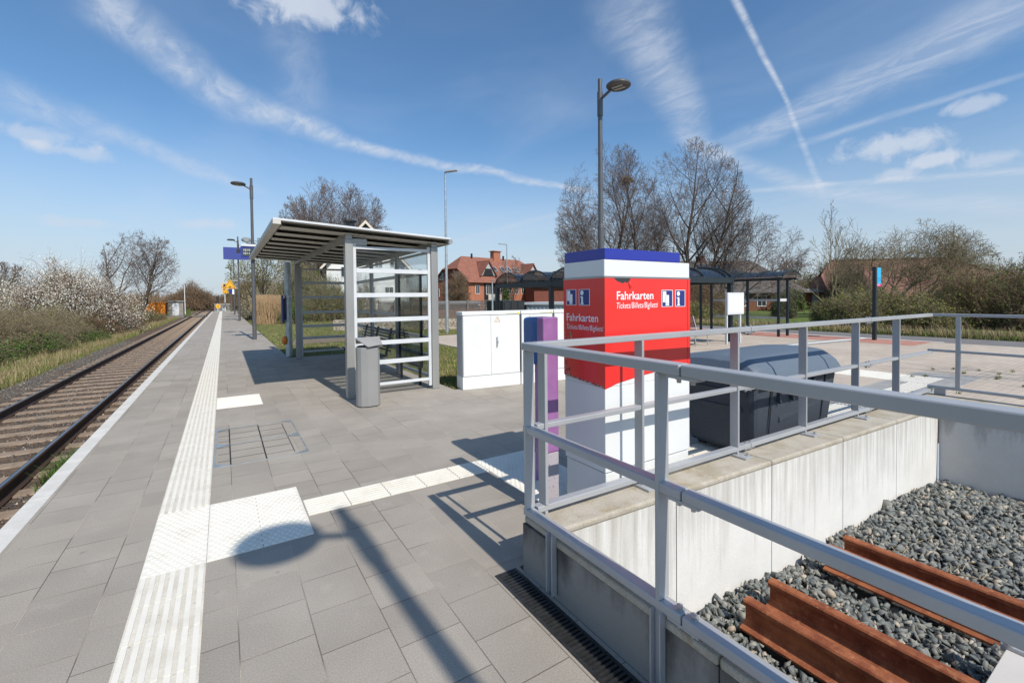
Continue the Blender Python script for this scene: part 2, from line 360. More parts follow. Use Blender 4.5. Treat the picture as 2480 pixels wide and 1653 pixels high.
PURP_BARE = mat('bare_post_base', (.42,.38,.41), .6, col2=(.17,.17,.30), nsc=55, nlo=.58, nhi=.66)
BLUEBOX = mat('blue_validator_paint', (.045,.125,.34), .4, col2=(.04,.11,.30), nsc=4, coat=.3)
BINPL = mat('speckled_dark_plastic', (.036,.044,.058), .6, col2=(.085,.102,.130), nsc=260, ndet=2, nlo=.5, nhi=.62, bump=.0008, bsc=200)
BINLID = mat('speckled_lid_plastic', (.100,.130,.170), .5, col2=(.140,.175,.220), nsc=220, ndet=2, nlo=.5, nhi=.62, bump=.0006, bsc=200)
RUST = mat('rusty_rail_steel', (.34,.125,.060), .9, 0, col2=(.19,.060,.032), nsc=9, col3=(.40,.17,.09), n3=22, n3lo=.58, n3hi=.72, fine=.22, fsc=260, bump=.0012, bsc=160, spec=.1)
RAILSIDE = mat('dark_rail_web', (.050,.030,.022), .75, .3, col2=(.075,.042,.026), nsc=8)
RAILTOP = mat('polished_rail_head', (.20,.205,.22), .22, .95)
SLEEPER = mat('sleeper_concrete', (.33,.245,.175), .9, col2=(.19,.14,.10), nsc=5, fine=.15, fsc=80)
BARK = mat('bark', (.115,.090,.070), .9, col2=(.075,.058,.046), nsc=5)
BARK_L = mat('pale_bark', (.26,.22,.18), .9, col2=(.15,.125,.10), nsc=5)
TWIG = mat('twigs_brown', (.20,.155,.135), .9, col2=(.15,.112,.098), nsc=2)
TWIG_PALE = mat('twigs_olive', (.29,.24,.145), .9, col2=(.20,.16,.10), nsc=1.5)
TWIG_RUS = mat('twigs_russet', (.25,.165,.105), .9, col2=(.185,.13,.080), nsc=1.0)
LEAF = mat('young_leaves', (.185,.200,.050), .7, col2=(.12,.14,.035), nsc=1.2, spec=.2)
LEAF_D = mat('dark_leaves', (.065,.095,.032), .7, col2=(.10,.13,.04), nsc=1.5, spec=.2)
LEAF_G = mat('fresh_green_leaves', (.075,.150,.022), .7, col2=(.05,.10,.02), nsc=1.5, spec=.2)
LEAF_B = mat('dry_leaves', (.22,.135,.075), .8, col2=(.15,.095,.05), nsc=1.5, spec=.1)
BLOSSOM = mat('blossom', (.74,.71,.66), .8, col2=(.62,.60,.50), nsc=4, spec=.1)
BLADE = mat('grass_blades', (.155,.200,.050), .8, col2=(.23,.22,.090), nsc=.9, nlo=.4, nhi=.62, spec=.15)
BLADE_DRY = mat('dry_grass', (.44,.34,.20), .85, col2=(.32,.24,.14), nsc=3, spec=.1)
REED_M = mat('reed_stalks', (.50,.345,.20), .85, col2=(.38,.26,.15), nsc=2, spec=.1)
ANTH = mat('anthracite_steel', (.030,.040,.048), .38, .3, col2=(.025,.034,.041), nsc=3)
STONE_D = mat('dark_ballast_stone', (.20,.210,.198), .85, col2=(.115,.128,.128), nsc=16, ndet=3, nlo=.4, nhi=.6, fine=.2, fsc=160)
STONE_G = mat('green_grey_ballast_stone', (.31,.305,.265), .85, col2=(.17,.17,.155), nsc=20, ndet=3, nlo=.4, nhi=.6, fine=.2, fsc=160)
STONE_L = mat('pale_ballast_stone', (.46,.42,.35), .85, col2=(.36,.28,.21), nsc=14, fine=.12)
STONE_B = mat('brown_track_stone', (.185,.130,.092), .9, col2=(.075,.062,.055), nsc=10, fine=.2, fsc=120)
SLAB = mat('concrete_cover_slab', (.56,.53,.49), .8, col2=(.50,.47,.43), nsc=3, fine=.04)
GLASS = glassy('window_pane', (.955,.965,.965), 0)
SMOKE = glassy('smoked_polycarbonate', (.66,.655,.64), .1, .12)
SOIL = mat('bare_soil', (.22,.165,.115), .95, col2=(.16,.12,.08), nsc=3, fine=.2, fsc=80)

# ------------------------------------------------------------------ the ground and what is laid on it
gx = [-3000, -600, -200, -80, -40, -20, -12, -7.5, -6.2, -5.4, -4.6, -1.28, 1.45, 7.38, 12, 16, 22, 27, 33, 40, 50, 62, 80, 120, 200, 600, 3000]
gy = [-3000, -300, -60, -12, 1.95, 7.2, 14, 18, 22, 26, 31, 36, 42, 50, 60, 70, 76.9, 85, 100, 140, 250, 600, 3000]
def gh(x, y):
    if x < 1.45:
        if x > -4: return -.80
        t = min(1, max(0, (-x-4.6)/1.2)); return -.80-.05*t+.10*min(1, max(0, (-x-6.2)/2))
    r = math.hypot(x-5, y-5); az = math.atan2(y, x)
    t = min(1, max(0, (r-30)/35)); t = t*t*(3-2*t); k = min(1, max(0, (az-R_(42))/R_(12)))
    far = min(1, max(0, (90-y)/30)) if y > 60 else 1
    return -.035-2.3*t*k*(.4+.6*far)
gm = MB(); V = [(x, y, gh(x, y)) for y in gy for x in gx]; nx = len(gx); F = []
for j in range(len(gy)-1):
    for i in range(nx-1):
        if gx[i] >= 1.44 and gx[i+1] <= 7.4 and gy[j] >= -12.1 and gy[j+1] <= 1.96: continue      # the pit
        F.append((j*nx+i, j*nx+i+1, (j+1)*nx+i+1, (j+1)*nx+i))
gm.add(V, F); o = gm.build('ground', GRASS_G); kind(o, 'structure')
m = MB(); m.quad((23.5,-60,-.02),(400,-60,-.02),(400,40,-.02),(23.5,30,-.02)); kind(m.build('meadow', GRASS_FAR), 'structure')

m = MB(); m.box(-1.195, 1.245, -10, 76.8, -1.0, 0); m.box(1.245, 1.385, 2.17, 76.8, -1.0, 0); m.box(1.385, 1.41, -10, 2.17, -.6, 0)
m.box(1.385, 1.45, 2.17, 76.8, -1.0, 0)
kind(m.build('platform', GREY_PAV), 'structure')
m = MB(); m.box(1.45, 3.28, 7.0, 13.45, -.3, 0); m.box(1.45, 6.2, 2.13, 7.0, -.3, 0); kind(m.build('pavement', GREY_PAV), 'structure')
m = MB()
y = -10
while y < 76.7: m.box(-1.32, -1.195, y, min(y+.996, 76.8), -.16, .003); y += 1.0
kind(m.build('platform_edge', EDGE_W, bevel=.004), 'structure')
m = MB(); m.box(-1.27, -1.196, -10, 76.8, -1.0, -.165); kind(m.build('platform_base', PLAT_SIDE), 'structure')
m = MB(); m.box(6.2, 18.9, 2.13, 17.5, -.3, 0); m.box(7.4, 18.9, -40, 2.13, -.3, 0); kind(m.build('plaza', BEIGE_PAV), 'structure')
m = MB(); m.box(18.9, 21.0, -200, 200, -.2, .002); kind(m.build('road', ASPHALT), 'structure')
m = MB(); m.box(-16, -4.6, 77.5, 81.5, -.86, -.56); m.box(-1.3, 60, 77.5, 81.5, -.3, -.05); m.box(-3.55, -2.32, 77.5, 81.5, -.7, -.56); kind(m.build('crossing_road', ASPHALT), 'structure')

# white lines, red and dark bands on the plaza (each a thin sheet over the one below)
def strip(name, pts, w, z, mt, k='structure'):
    m = MB()
    for a, b in zip(pts[:-1], pts[1:]):
        a, b = Vector((*a, z)), Vector((*b, z)); d = (b-a).normalized(); s = Vector((-d.y, d.x, 0))*w/2
        m.quad(a-s, b-s, b+s, a+s)
    return kind(m.build(name, mt), k)
strip('dark_band', [(8.2, 7.77), (18.0, 6.83)], .55, .004, DARK_PAV)
strip('white_line', [(8.2, 7.77), (18.86, 6.75)], .18, .008, WHITE_PAINT_LINE)
m = MB(); m.quad((17.15,4.95,.003),(18.86,4.95,.003),(18.86,14,.003),(17.0,14,.003)); kind(m.build('red_band', RED_PAV), 'structure')
strip('white_kerb_line', [(18.94, 16), (18.94, 4.7)], .15, .009, WHITE_PAINT_LINE)
m = MB(); m.box(6.2, 11.6, 2.35, 3.25, .001, .004); kind(m.build('dark_paving_band', DARK_PAV), 'structure')

# tactile paving: ribbed strips and studded fields, modelled relief
def ribs_y(m, x0, x1, y0, y1, n, z=.0035):
    y = y0; p = (x1-x0)/n
    while y < y1-.01:
        ye = min(y+.30, y1); m.mi = 0; m.box(x0+.001, x1-.001, y+.0015, ye-.0015, -.01, z); m.mi = 1
        for i in range(n): m.box(x0+p*(i+.24), x0+p*(i+.76), y+.004, ye-.004, z, z+.0055)
        y += .30
def ribs_x(m, x0, x1, y0, y1, n, z=.0035):
    x = x0; p = (y1-y0)/n
    while x < x1-.01:
        xe = min(x+.30, x1); m.mi = 0; m.box(x+.0015, xe-.0015, y0+.001, y1-.001, -.01, z); m.mi = 1
        for i in range(n): m.box(x+.004, xe-.004, y0+p*(i+.24), y0+p*(i+.76), z, z+.0055)
        x += .30
def studs(m, x0, x1, y0, y1, z=.0035):
    nx_, ny_ = round((x1-x0)/.30), round((y1-y0)/.30); sx, sy = (x1-x0)/nx_, (y1-y0)/ny_
    for i in range(nx_):
        for j in range(ny_):
            m.box(x0+i*sx+.0015, x0+(i+1)*sx-.0015, y0+j*sy+.0015, y0+(j+1)*sy-.0015, -.01, z)
    py = .042; j = 0; y = y0+py*.6
    while y < y1-.015:
        x = x0+.022+(.021 if j % 2 else 0)
        while x < x1-.012:
            m.tube((x, y, z-.001), (x, y, z+.0055), .0165, .010, 8); x += .042
        y += py*.87; j += 1
m = MB(); ribs_y(m, -.426, -.115, -3.08, 3.22, 7); ribs_y(m, -.426, -.115, 4.12, 20, 7)
kind(m.build('tactile_strip', [TAC_BASE, WHITE_TAC]), 'structure')
m = MB(); y = 20
m.mi = 0
while y < 76.6: m.box(-.426, -.115, y+.0015, min(y+.3, 76.6)-.0015, -.01, .0035); y += .3
m.mi = 1
for i in range(7): m.box(-.426+.0444*(i+.22), -.426+.0444*(i+.78), 20, 76.6, .0035, .009)
kind(m.build('tactile_strip', [TAC_BASE, WHITE_TAC]), 'structure')
m = MB(); studs(m, -.426, -.115, 3.22, 4.12); studs(m, -.115, .48, 3.22, 4.12); studs(m, -.115, .475, 7.70, 8.58); studs(m, 1.98, 2.60, 2.63, 3.80)
studs(m, 10.05, 10.95, 2.7, 4.2)
kind(m.build('tactile_field', WHITE_TAC), 'structure')
m = MB(); ribs_x(m, .485, 1.975, 3.51, 3.80, 7); ribs_x(m, 2.605, 10.04, 2.65, 2.95, 7)
kind(m.build('tactile_strip', [TAC_BASE, WHITE_TAC]), 'structure')

# drain in front of the low wall
t = thing('drain_channel', 'dark slotted iron drain running along the foot of the low concrete wall', 'drain', (1.315, 0, 0))
m = MB(); m.box(1.246, 1.262, -3, 2.168, -.05, .003); m.box(1.369, 1.384, -3, 2.168, -.05, .003); m.box(1.262, 1.369, 2.154, 2.168, -.05, .003); m.build('frame', GRATE_M, t)
m = MB(); m.box(1.262, 1.369, -3, 2.154, -.10, -.085); m.build('channel_bed', BLACKISH, t)
m = MB(); y = -1.0
while y < 2.14: m.box(1.2625, 1.3685, y, y+.013, -.03, .001); y += .0245
m.build('grating', GRATE_M, t)

# paved inspection cover
t = thing('inspection_cover', 'double inspection cover inlaid with grey pavers and steel corner plates', 'manhole cover', (.3, 5.7, 0))
x0, x1, y0, y1 = -.105, .712, 5.0, 6.45
m = MB()
for (a, b, c, d) in ((x0,x1,y0,y0+.012),(x0,x1,y1-.012,y1),(x0,x0+.012,y0+.012,y1-.012),(x1-.012,x1,y0+.012,y1-.012),(x0+.012,x1-.012,5.72,5.732)): m.box(a, b, c, d, -.01, .0035)
m.build('frame', GALV, t)
m = MB()
for cx, sx in ((x0, 1), (x1, -1)):
    for cy, sy in ((y0, 1), (y1, -1)): m = MB(); m.prism([(cx, cy, .004), (cx+sx*.15, cy, .004), (cx, cy+sy*.10, .004)], (0, 0, .002)); m.build('corner_plate', GALV, t)
    m = MB(); m.prism([(cx, 5.64, .004), (cx+sx*.15, 5.726, .004), (cx, 5.81, .004)], (0, 0, .002)); m.build('corner_plate', GALV, t)
pass
m = MB()
for x in (.03, .33): m.box(x-.006, x+.006, y0+.02, y1-.02, .001, .0022)
m.box(.585, .592, y0+.1, y1-.1, .001, .0022); y = y0+.16; i = 0
while y < y1-.05:
    m.box(x0+.03, .024, y, y+.005, .001, .0022); m.box(.036, .324, y+.06, y+.065, .001, .0022); m.box(.336, .58, y, y+.005, .001, .0022); y += .24
m.build('joint', BLACKISH, t)

# ------------------------------------------------------------------ the pit: walls, gravel, rusty rails
def fy(x): return 1.90-.045*(x-1.42)
t = thing('retaining_wall', 'pale concrete wall under the railing, sunlit and streaked, behind the gravel pit', 'wall', (4, 2, 0))
xs = [1.532, 2.40, 3.44, 4.50, 5.54, 6.55]
for a, b in zip(xs[:-1], xs[1:]):
    m = MB(); m.prism([(a+.004, fy(a), -1.0), (b-.004, fy(b), -1.0), (b-.004, 2.128, -1.0), (a+.004, 2.128, -1.0)], (0, 0, 1.27)); m.build('wall_panel', CONC_A, t)
m = MB()
for a, b in zip([1.42]+xs[2:5]+[0], xs[2:5]+[7.4]):
    if a == 0: break
    m.prism([(a+.003, fy(a)-.004, .2705), (b-.003, fy(b)-.004, .2705), (b-.003, 2.132, .2705), (a+.003, 2.132, .2705)], (0, 0, .0395))
m.build('coping', COPING, t, bevel=.012)
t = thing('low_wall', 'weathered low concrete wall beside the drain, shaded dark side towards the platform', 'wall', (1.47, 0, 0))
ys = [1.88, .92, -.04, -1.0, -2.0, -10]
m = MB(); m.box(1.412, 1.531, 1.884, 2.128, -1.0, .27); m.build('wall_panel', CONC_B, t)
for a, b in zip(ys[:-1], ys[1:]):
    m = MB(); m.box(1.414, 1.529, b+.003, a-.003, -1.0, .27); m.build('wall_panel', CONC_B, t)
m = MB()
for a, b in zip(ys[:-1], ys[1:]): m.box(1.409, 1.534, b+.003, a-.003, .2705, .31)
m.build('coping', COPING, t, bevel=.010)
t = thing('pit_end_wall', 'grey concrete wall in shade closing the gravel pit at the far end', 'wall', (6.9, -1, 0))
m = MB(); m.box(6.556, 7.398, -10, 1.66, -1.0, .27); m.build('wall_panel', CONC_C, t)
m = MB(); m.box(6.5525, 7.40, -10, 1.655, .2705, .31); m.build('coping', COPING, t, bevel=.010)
m = MB(); m.box(1.53, 6.56, -10, 1.91, -1.1, -.60); kind(m.build('pit_floor', PIT_M), 'structure')

rng = np.random.default_rng(5)
def hull_variants(n, rngl, flat=.6):
    out = []
    for _ in range(n):
        bm = bmesh.new(); p = rngl.normal(size=(7, 3)); p /= np.linalg.norm(p, axis=1)[:, None]; p *= rngl.uniform(.85, 1.2, (7, 1)); p[:, 2] *= flat; p[:, 1] *= .8
        for q in p: bm.verts.new(q)
        r = bmesh.ops.convex_hull(bm, input=bm.verts[:]); bmesh.ops.triangulate(bm, faces=bm.faces[:])
        bmesh.ops.delete(bm, geom=[v for v in bm.verts if not v.link_faces], context='VERTS'); bm.verts.index_update(); bm.normal_update()
        out.append((np.array([v.co[:] for v in bm.verts]), np.array([[v.index for v in f.verts] for f in bm.faces]))); bm.free()
    return out
HULLS = hull_variants(14, rng)
def rot_mats(n, rngl, tilt=1.0):
    q = rngl.normal(size=(n, 4)); q[:, 1:3] *= tilt; q /= np.linalg.norm(q, axis=1)[:, None]; w, x, y, z = q.T
    return np.stack([np.stack([1-2*(y*y+z*z), 2*(x*y-z*w), 2*(x*z+y*w)], -1), np.stack([2*(x*y+z*w), 1-2*(x*x+z*z), 2*(y*z-x*w)], -1), np.stack([2*(x*z-y*w), 2*(y*z+x*w), 1-2*(x*x+y*y)], -1)], 1)
def stones(name, P, size, mats, probs, label, parent=None):
    n = len(P); hv = rng.integers(0, len(HULLS), n); Rm = rot_mats(n, rng, .8); mi = rng.choice(len(mats), n, p=probs)
    VV = []; FF = []; MI = []; off = 0
    for h in range(len(HULLS)):
        idx = np.where(hv == h)[0]; hvx, hf = HULLS[h]
        sc = size[idx][:, None]*rng.uniform(.75, 1.25, (len(idx), 3))
        v = hvx[None]*sc[:, None, :]; v = np.einsum('nij,nkj->nki', Rm[idx], v)+P[idx][:, None, :]
        VV.append(v.reshape(-1, 3)); f = hf[None]+(np.arange(len(idx))*len(hvx))[:, None, None]+off
        FF.append(f.reshape(-1, 3)); MI.append(np.repeat(mi[idx], len(hf))); off += len(idx)*len(hvx)
    o = np_mesh(name, np.concatenate(VV), np.concatenate(FF), mats, mi=np.concatenate(MI)); return kind(o, 'stuff', label, 'gravel')
def pit_h(x, y): return -.515+.035*np.sin(x*1.9+1)*np.cos(y*2.3)+.02*np.sin(x*5+y*3)+.05*np.clip((x-4.3)/2, 0, 1)
N_ = 34000; X = rng.uniform(1.55, 6.54, N_); Y = rng.uniform(-.6, 1.0, N_)*1.0; Y = np.where(rng.random(N_) < .62, rng.uniform(.2, 1.88, N_), rng.uniform(-.8, .8, N_))
keep = Y < 1.90-.045*(X-1.42)-.03
for a, b in ((2.60, 3.15), (3.68, 4.17)): keep &= ~((X > a) & (X < b) & (Y < 1.62) & (rng.random(N_) < .92))
X, Y = X[keep], Y[keep]; S = rng.uniform(.020, .046, len(X))*np.where(rng.random(len(X)) < .10, 1.25, 1)
stones('gravel', np.stack([X, Y, pit_h(X, Y)+rng.uniform(-.045, .018, len(X))], 1), S, [STONE_D, STONE_G, STONE_L], [.60, .33, .07], 'coarse grey track gravel filling the pit')
# dry twigs and debris on the gravel
m = MB(); rr = random.Random(3)
for _ in range(70):
    x, y = rr.uniform(4.3, 6.3), rr.uniform(.3, 1.5); a = rr.uniform(0, 6.3); L_ = rr.uniform(.06, .28); z = -.47
    p = Vector((x, y, z)); q = p+Vector((math.cos(a)*L_, math.sin(a)*L_, rr.uniform(-.01, .03))); m.tube(p, q, .003, .0015, 4)
kind(m.build('dry_twigs', BLADE_DRY), 'stuff', 'dry twigs and stalks scattered over the gravel', 'twigs')

def rail_profile(h=.172, w=.15, hw=.072):
    P = [(-w/2,0),(w/2,0),(w/2,.012),(.020,.030),(.0085,.045),(.0085,h-.050),(hw/2-.002,h-.038),(hw/2,h-.012),(hw/2-.008,h-.002),(hw/2-.018,h)]
    return P+[(-x, z) for x, z in P[::-1] if x > 0]
def rail(name, label, cat, x, z, y0, y1, mt, group, topm=None):
    prof = rail_profile(); prof2 = []
    for p in prof:
        if p not in prof2: prof2.append(p)
    m = MB(); n = len(prof2); vs = [(x+a, y0, z+b) for a, b in prof2]+[(x+a, y1, z+b) for a, b in prof2]
    m.add(vs, [tuple(range(n)), tuple(range(2*n-1, n-1, -1))]); top = []
    for i in range(n):
        j = (i+1) % n; m.mi = 1 if (prof2[i][1] > .17 and prof2[j][1] > .17) else 0
        m.add([vs[i], vs[j], vs[n+j], vs[n+i]], [(0, 1, 2, 3)])
    o = m.build(name, [mt, topm or mt]); bmx = bmesh.new(); bmx.from_mesh(o.data); bmesh.ops.remove_doubles(bmx, verts=bmx.verts, dist=1e-5); bmesh.ops.recalc_face_normals(bmx, faces=bmx.faces); bmx.to_mesh(o.data); bmx.free()
    return tag(o, label, cat, group)
for x, ye, lb in ((2.72, 1.585, 'rusty rail lying in the pit nearest the low wall'), (3.03, 1.60, 'second rusty rail from the low wall, beside the nearest one in the gravel'),
              (3.81, 1.59, 'third rusty rail from the low wall, the near one of the far pair'), (4.06, 1.575, 'rusty rail in the pit farthest from the low wall')):
    rail('rusty_rail', lb, 'rail', x, -.505, -9, ye, RUST, 'rusty rails lying in the gravel pit')
t = thing('cover_plate', 'pale flat cover plate with steel edge bar lying across the rails in the pit', 'cover plate', (3.0, 0, -.3))
m = MB(); m.box(2.50, 3.405, -2.2, .592, -.326, -.306); m.build('plate', SLAB, t, bevel=.003)
m = MB(); m.box(3.408, 3.452, -2.2, .615, -.326, -.286); m.build('edge_bar', ALU, t, bevel=.004)
m = MB(); m.tube((3.43, .585, -.286), (3.43, .585, -.279), .024, n=16); m.tube((3.43, .585, -.279), (3.43, .585, -.260), .016, n=6); m.build('bolt', STAINLESS, t, bevel=.001)

# ------------------------------------------------------------------ railings
def bolt(m, p, r=.011, h=.012, ax=(0, 0, 1)):
    p = Vector(p); ax = Vector(ax); m.tube(p, p+ax*.004, r*1.45, n=14); m.tube(p+ax*.004, p+ax*(.004+h), r, n=6)
RX = 1.42
t = thing('railing', 'silver steel railing nearest the camera on the low wall beside the drain', 'railing', (RX, 2.07, .31), 'silver railings round the pit')
for nm, z0, z1, w in (('top_rail', 1.258, 1.300, .062), ('middle_rail', .800, .838, .054), ('bottom_rail', .338, .376, .054)):
    m = MB(); m.box(RX-w/2, RX+w/2, 1.062, 2.095, z0, z1); m.box(RX-w/2, RX+w/2, -3.5, 1.056, z0, z1)
    r_ = m.build(nm, ALU, t, bevel=.005)
    c = MB(); c.box(RX-.022, RX+.022, .99, 1.125, z0-.014, z0-.001); c.build('splice_plate', ALU, r_, bevel=.002)
    for yb in (1.085, 1.025):
        b_ = MB(); bolt(b_, (RX, yb, z0-.014), .009, .012, (0, 0, -1)); b_.build('bolt', STAINLESS, r_)
        if nm == 'bottom_rail':
            b_ = MB(); bolt(b_, (RX+.002, yb, z1), .013, .013); b_.build('bolt', STAINLESS, r_, bevel=.001)
for y in (2.07, 1.165, -.10, -1.4, -2.7):
    m = MB(); m.box(RX-.031, RX+.031, y-.009, y+.009, .377, 1.257); 
    m.build('post', ALU, t, bevel=.003)
for y in (1.84, 1.165, -.10, -1.4, -2.7):
    m = MB(); m.box(RX-.044, RX-.012, y+.020, y+.026, .03, .337); m.box(RX-.044, RX-.012, y-.026, y-.020, .03, .337); m.box(RX-.019, RX-.0125, y-.0195, y+.0195, .03, .337)
    m.build('bracket', ALU, t, bevel=.002)
t = thing('railing', 'long silver railing on top of the pale wall between the ticket machine and the pit', 'railing', (2, 2.07, .31), 'silver railings round the pit')
def ra(x): return 2.07-.0204*(x-1.42)
A0, A1 = 1.455, 7.33
for nm, z0, z1, w in (('top_rail', 1.262, 1.300, .055), ('middle_rail', .812, .842, .050), ('bottom_rail', .346, .380, .055)):
    m = MB(); cuts = [A0, 3.50, 5.62, A1]
    for a, b in zip(cuts[:-1], cuts[1:]):
        a_, b_ = a+.003, b-.003
        m.prism([(a_, ra(a_)-w/2, z0), (b_, ra(b_)-w/2, z0), (b_, ra(b_)+w/2, z0), (a_, ra(a_)+w/2, z0)], (0, 0, z1-z0))
    r_ = m.build(nm, ALU, t, bevel=.004)
    for xj in (3.50, 5.62):
        c = MB(); c.box(xj-.07, xj+.07, ra(xj)-.018, ra(xj)+.018, z0-.013, z0-.001); c.build('splice_plate', ALU, r_, bevel=.002)
        for dx in (-.035, .035):
            for bz, bd in ((z1-.001, 1), (z0-.013, -1)): b_ = MB(); bolt(b_, (xj+dx, ra(xj), bz), .008, .009, (0, 0, bd)); b_.build('bolt', STAINLESS, r_)
for x in (1.515, 2.285, 3.325, 4.335, 5.345, 6.33):
    y = ra(x); m = MB(); m.box(x-.010, x+.010, y-.034, y+.034, .381, 1.261); m.box(x-.010, x+.010, y-.030, y+.030, .325, .345)
    p_ = m.build('post', ALU, t, bevel=.003)
    if x > 1.6:
        m = MB(); m.box(x-.045, x+.055, y-.115, y+.05, .311, .325); m.build('base_plate', ALU, p_, bevel=.002)
        m = MB(); bolt(m, (x+.03, y-.085, .325), .009, .016); m.build('bolt', STAINLESS, p_)
t = thing('railing', 'far silver railing along the plaza end of the pit', 'railing', (7.33, 1.94, .31), 'silver railings round the pit')
for nm, z0, z1, w in (('top_rail', 1.266, 1.300, .05), ('middle_rail', .835, .862, .045), ('bottom_rail', .385, .415, .05)):
    m = MB(); m.box(7.335, 7.335+w, 1.07, 1.975, z0, z1); m.box(7.335, 7.335+w, -6, 1.064, z0, z1); r_ = m.build(nm, ALU, t, bevel=.004)
    for yb in (1.10, 1.03): b_ = MB(); bolt(b_, (7.36, yb, z0), .010, .012, (0, 0, -1)); b_.build('bolt', STAINLESS, r_)
for y in (1.70, .5, -.7, -1.9): m = MB(); m.box(7.331, 7.381, y-.02, y+.02, .416, 1.265); m.build('post', ALU, t, bevel=.003)
for y in (1.86, .5): m = MB(); m.box(7.34, 7.375, y-.05, y+.05, .311, .384); m.build('bracket', ALU, t, bevel=.003)
# ------------------------------------------------------------------ the track
m = MB(); V = []; ys_ = list(np.arange(-6, 30, 1.0))+list(np.arange(30, 100, 5.0))+[140, 250, 600]
prof = [(-6.0,-.93),(-5.3,-.86),(-4.9,-.775),(-4.5,-.735),(-1.62,-.735),(-1.30,-.72)]
for y in ys_: V += [(x, y, z) for x, z in prof]
k = len(prof); m.add(V, [(j*k+i, j*k+i+1, (j+1)*k+i+1, (j+1)*k+i) for j in range(len(ys_)-1) for i in range(k-1)])
o = m.build('track_bed', BALLAST_M); kind(o, 'structure')
for x, lb in ((-3.69, 'far rail of the railway track, beside the grass verge'), (-2.20, 'near rail of the railway track, beside the platform edge')):
    rail('track_rail', lb, 'rail', x, -.722, -6, 77.4, RAILSIDE, 'rails of the railway track', RAILTOP)
for x, lb in ((-3.69, 'far rail of the track running on beyond the level crossing'), (-2.20, 'near rail of the track running on beyond the level crossing')):
    rail('track_rail', lb, 'rail', x, -.722, 81.6, 600, RAILSIDE, 'rails of the railway track', RAILTOP)
m = MB(); m.prism([(-4.25, -.13, -.80), (-4.25, .13, -.80), (-4.25, .11, -.716), (-4.25, -.11, -.716)], (2.6, 0, 0))
s0 = m.build('sleeper', SLEEPER); s0.location = (0, 4.9, 0)
tag(s0, 'tan worn sleeper under the railway rails, half buried in brown gravel', 'sleeper', 'sleepers of the railway track')
k = 1; y = 4.9+.70
while y < 110:
    if not 77 < y < 82: c = s0.copy(); COL.objects.link(c); c.location = (0, y, 0)
    y += .70
N_ = 21000; X = rng.uniform(-5.5, -1.45, N_); Y = 4+rng.random(N_)**1.5*30
near_sl = np.abs(((Y-4.9+.35) % .70)-.35) < .125
inside = (X > -4.2) & (X < -1.7); keep = ~(inside & near_sl & (rng.random(N_) < .62)); X, Y = X[keep], Y[keep]
Z = np.interp(X, [-5.5, -4.9, -4.5, -1.4], [-.89, -.775, -.73, -.73])
brown = (X > -4.3)
S = rng.uniform(.014, .032, len(X))
stones('track_gravel', np.stack([X, Y, Z], 1)[brown], S[brown], [STONE_B, STONE_D, STONE_L], [.76, .18, .06], 'brown stained gravel between the sleepers of the track')
stones('track_gravel', np.stack([X, Y, Z], 1)[~brown], S[~brown], [STONE_D, STONE_B, STONE_L], [.74, .20, .06], 'grey gravel shoulder on the far side of the track')

# ------------------------------------------------------------------ lamps
def lamp(name, label, loc, armdir, H=6.3, arm=.44, group='dark grey lamp posts with round flat heads'):
    t = thing(name, label, 'street lamp', loc, group); X0, Y0, Z0 = loc; a = Vector((math.cos(armdir), math.sin(armdir), 0)); B = Vector(loc)
    m = MB(); m.tube(B, B+Vector((0,0,3.1)), .075, .068, 20); m.tube(B+Vector((0,0,3.1)), B+Vector((0,0,H-.75)), .055, .048, 20); m.tube(B+Vector((0,0,3.06)), B+Vector((0,0,3.14)), .072, .058, 20); m.build('pole', LAMP_GREY, t, smooth=True)
    m = MB(); m.tube(B+Vector((0,0,H-.80)), B+Vector((0,0,H-.28)), .062, n=20); m.tube(B+Vector((0,0,H-.28)), B+Vector((0,0,H)), .045, n=20); m.build('collar', LAMP_GREY, t, smooth=True)
    m = MB(); m.bar(B+Vector((0,0,H-.42))+a*.05, B+Vector((0,0,H-.30))+a*(arm-.17), .045, .05); m.build('arm', LAMP_GREY, t, bevel=.006)
    c = B+a*arm+Vector((0,0,H-.27)); m = MB(); n = 32; rings = [(.225,-.035),(.258,-.010),(.258,.018),(.225,.045),(.14,.066),(0.001,.075)]
    vs = []; 
    for r, z in rings:
        for i in range(n): th = 2*math.pi*i/n; vs.append(c+Vector((r*math.cos(th), r*math.sin(th), z)))
    fs = [tuple(range(n-1, -1, -1))]+[(j*n+i, j*n+(i+1) % n, (j+1)*n+(i+1) % n, (j+1)*n+i) for j in range(len(rings)-1) for i in range(n)]+[tuple(range((len(rings)-1)*n, len(rings)*n))]
    m.add(vs, fs); h = m.build('lamp_head', LAMP_GREY, t, smooth=True)
    b = Vector((-a.y, a.x, 0))
    for s in (-.06, .06): m = MB(); m.obox(c+b*s+Vector((0,0,-.041)), a*.12, b*.026, Vector((0,0,.004))); m.build('lens', LAMP_GLASS, h)
    m = MB(); m.box(X0-.12, X0+.12, Y0-.12, Y0+.12, Z0+.001, Z0+.004); m.build('foot_collar', COPING, t)
    return t
PI = math.pi
L1 = lamp('street_lamp', 'dark grey lamp post with loudspeaker and blue display beyond the shelter', (1.02, 20.48, 0), PI)
lamp('street_lamp', 'tall grey lamp post rising from behind the red ticket machine', (7.06, 7.42, 0), R_(-72))
c = copy_tree(L1, (1.02, 39.7, 0)); c['label'] = 'lamp post on the platform holding the yellow warning triangle and blue name board'
c = copy_tree(L1, (1.03, 57.1, 0)); c['label'] = 'third lamp post down the platform, with a small white box'
c = copy_tree(L1, (1.0, 74.5, 0)); c['label'] = 'farthest lamp post, at the end of the platform by the crossing'
c = copy_tree(L1, (1.03, -2.62, 0)); c['label'] = 'lamp post behind the viewpoint whose shadow falls on the pavers'

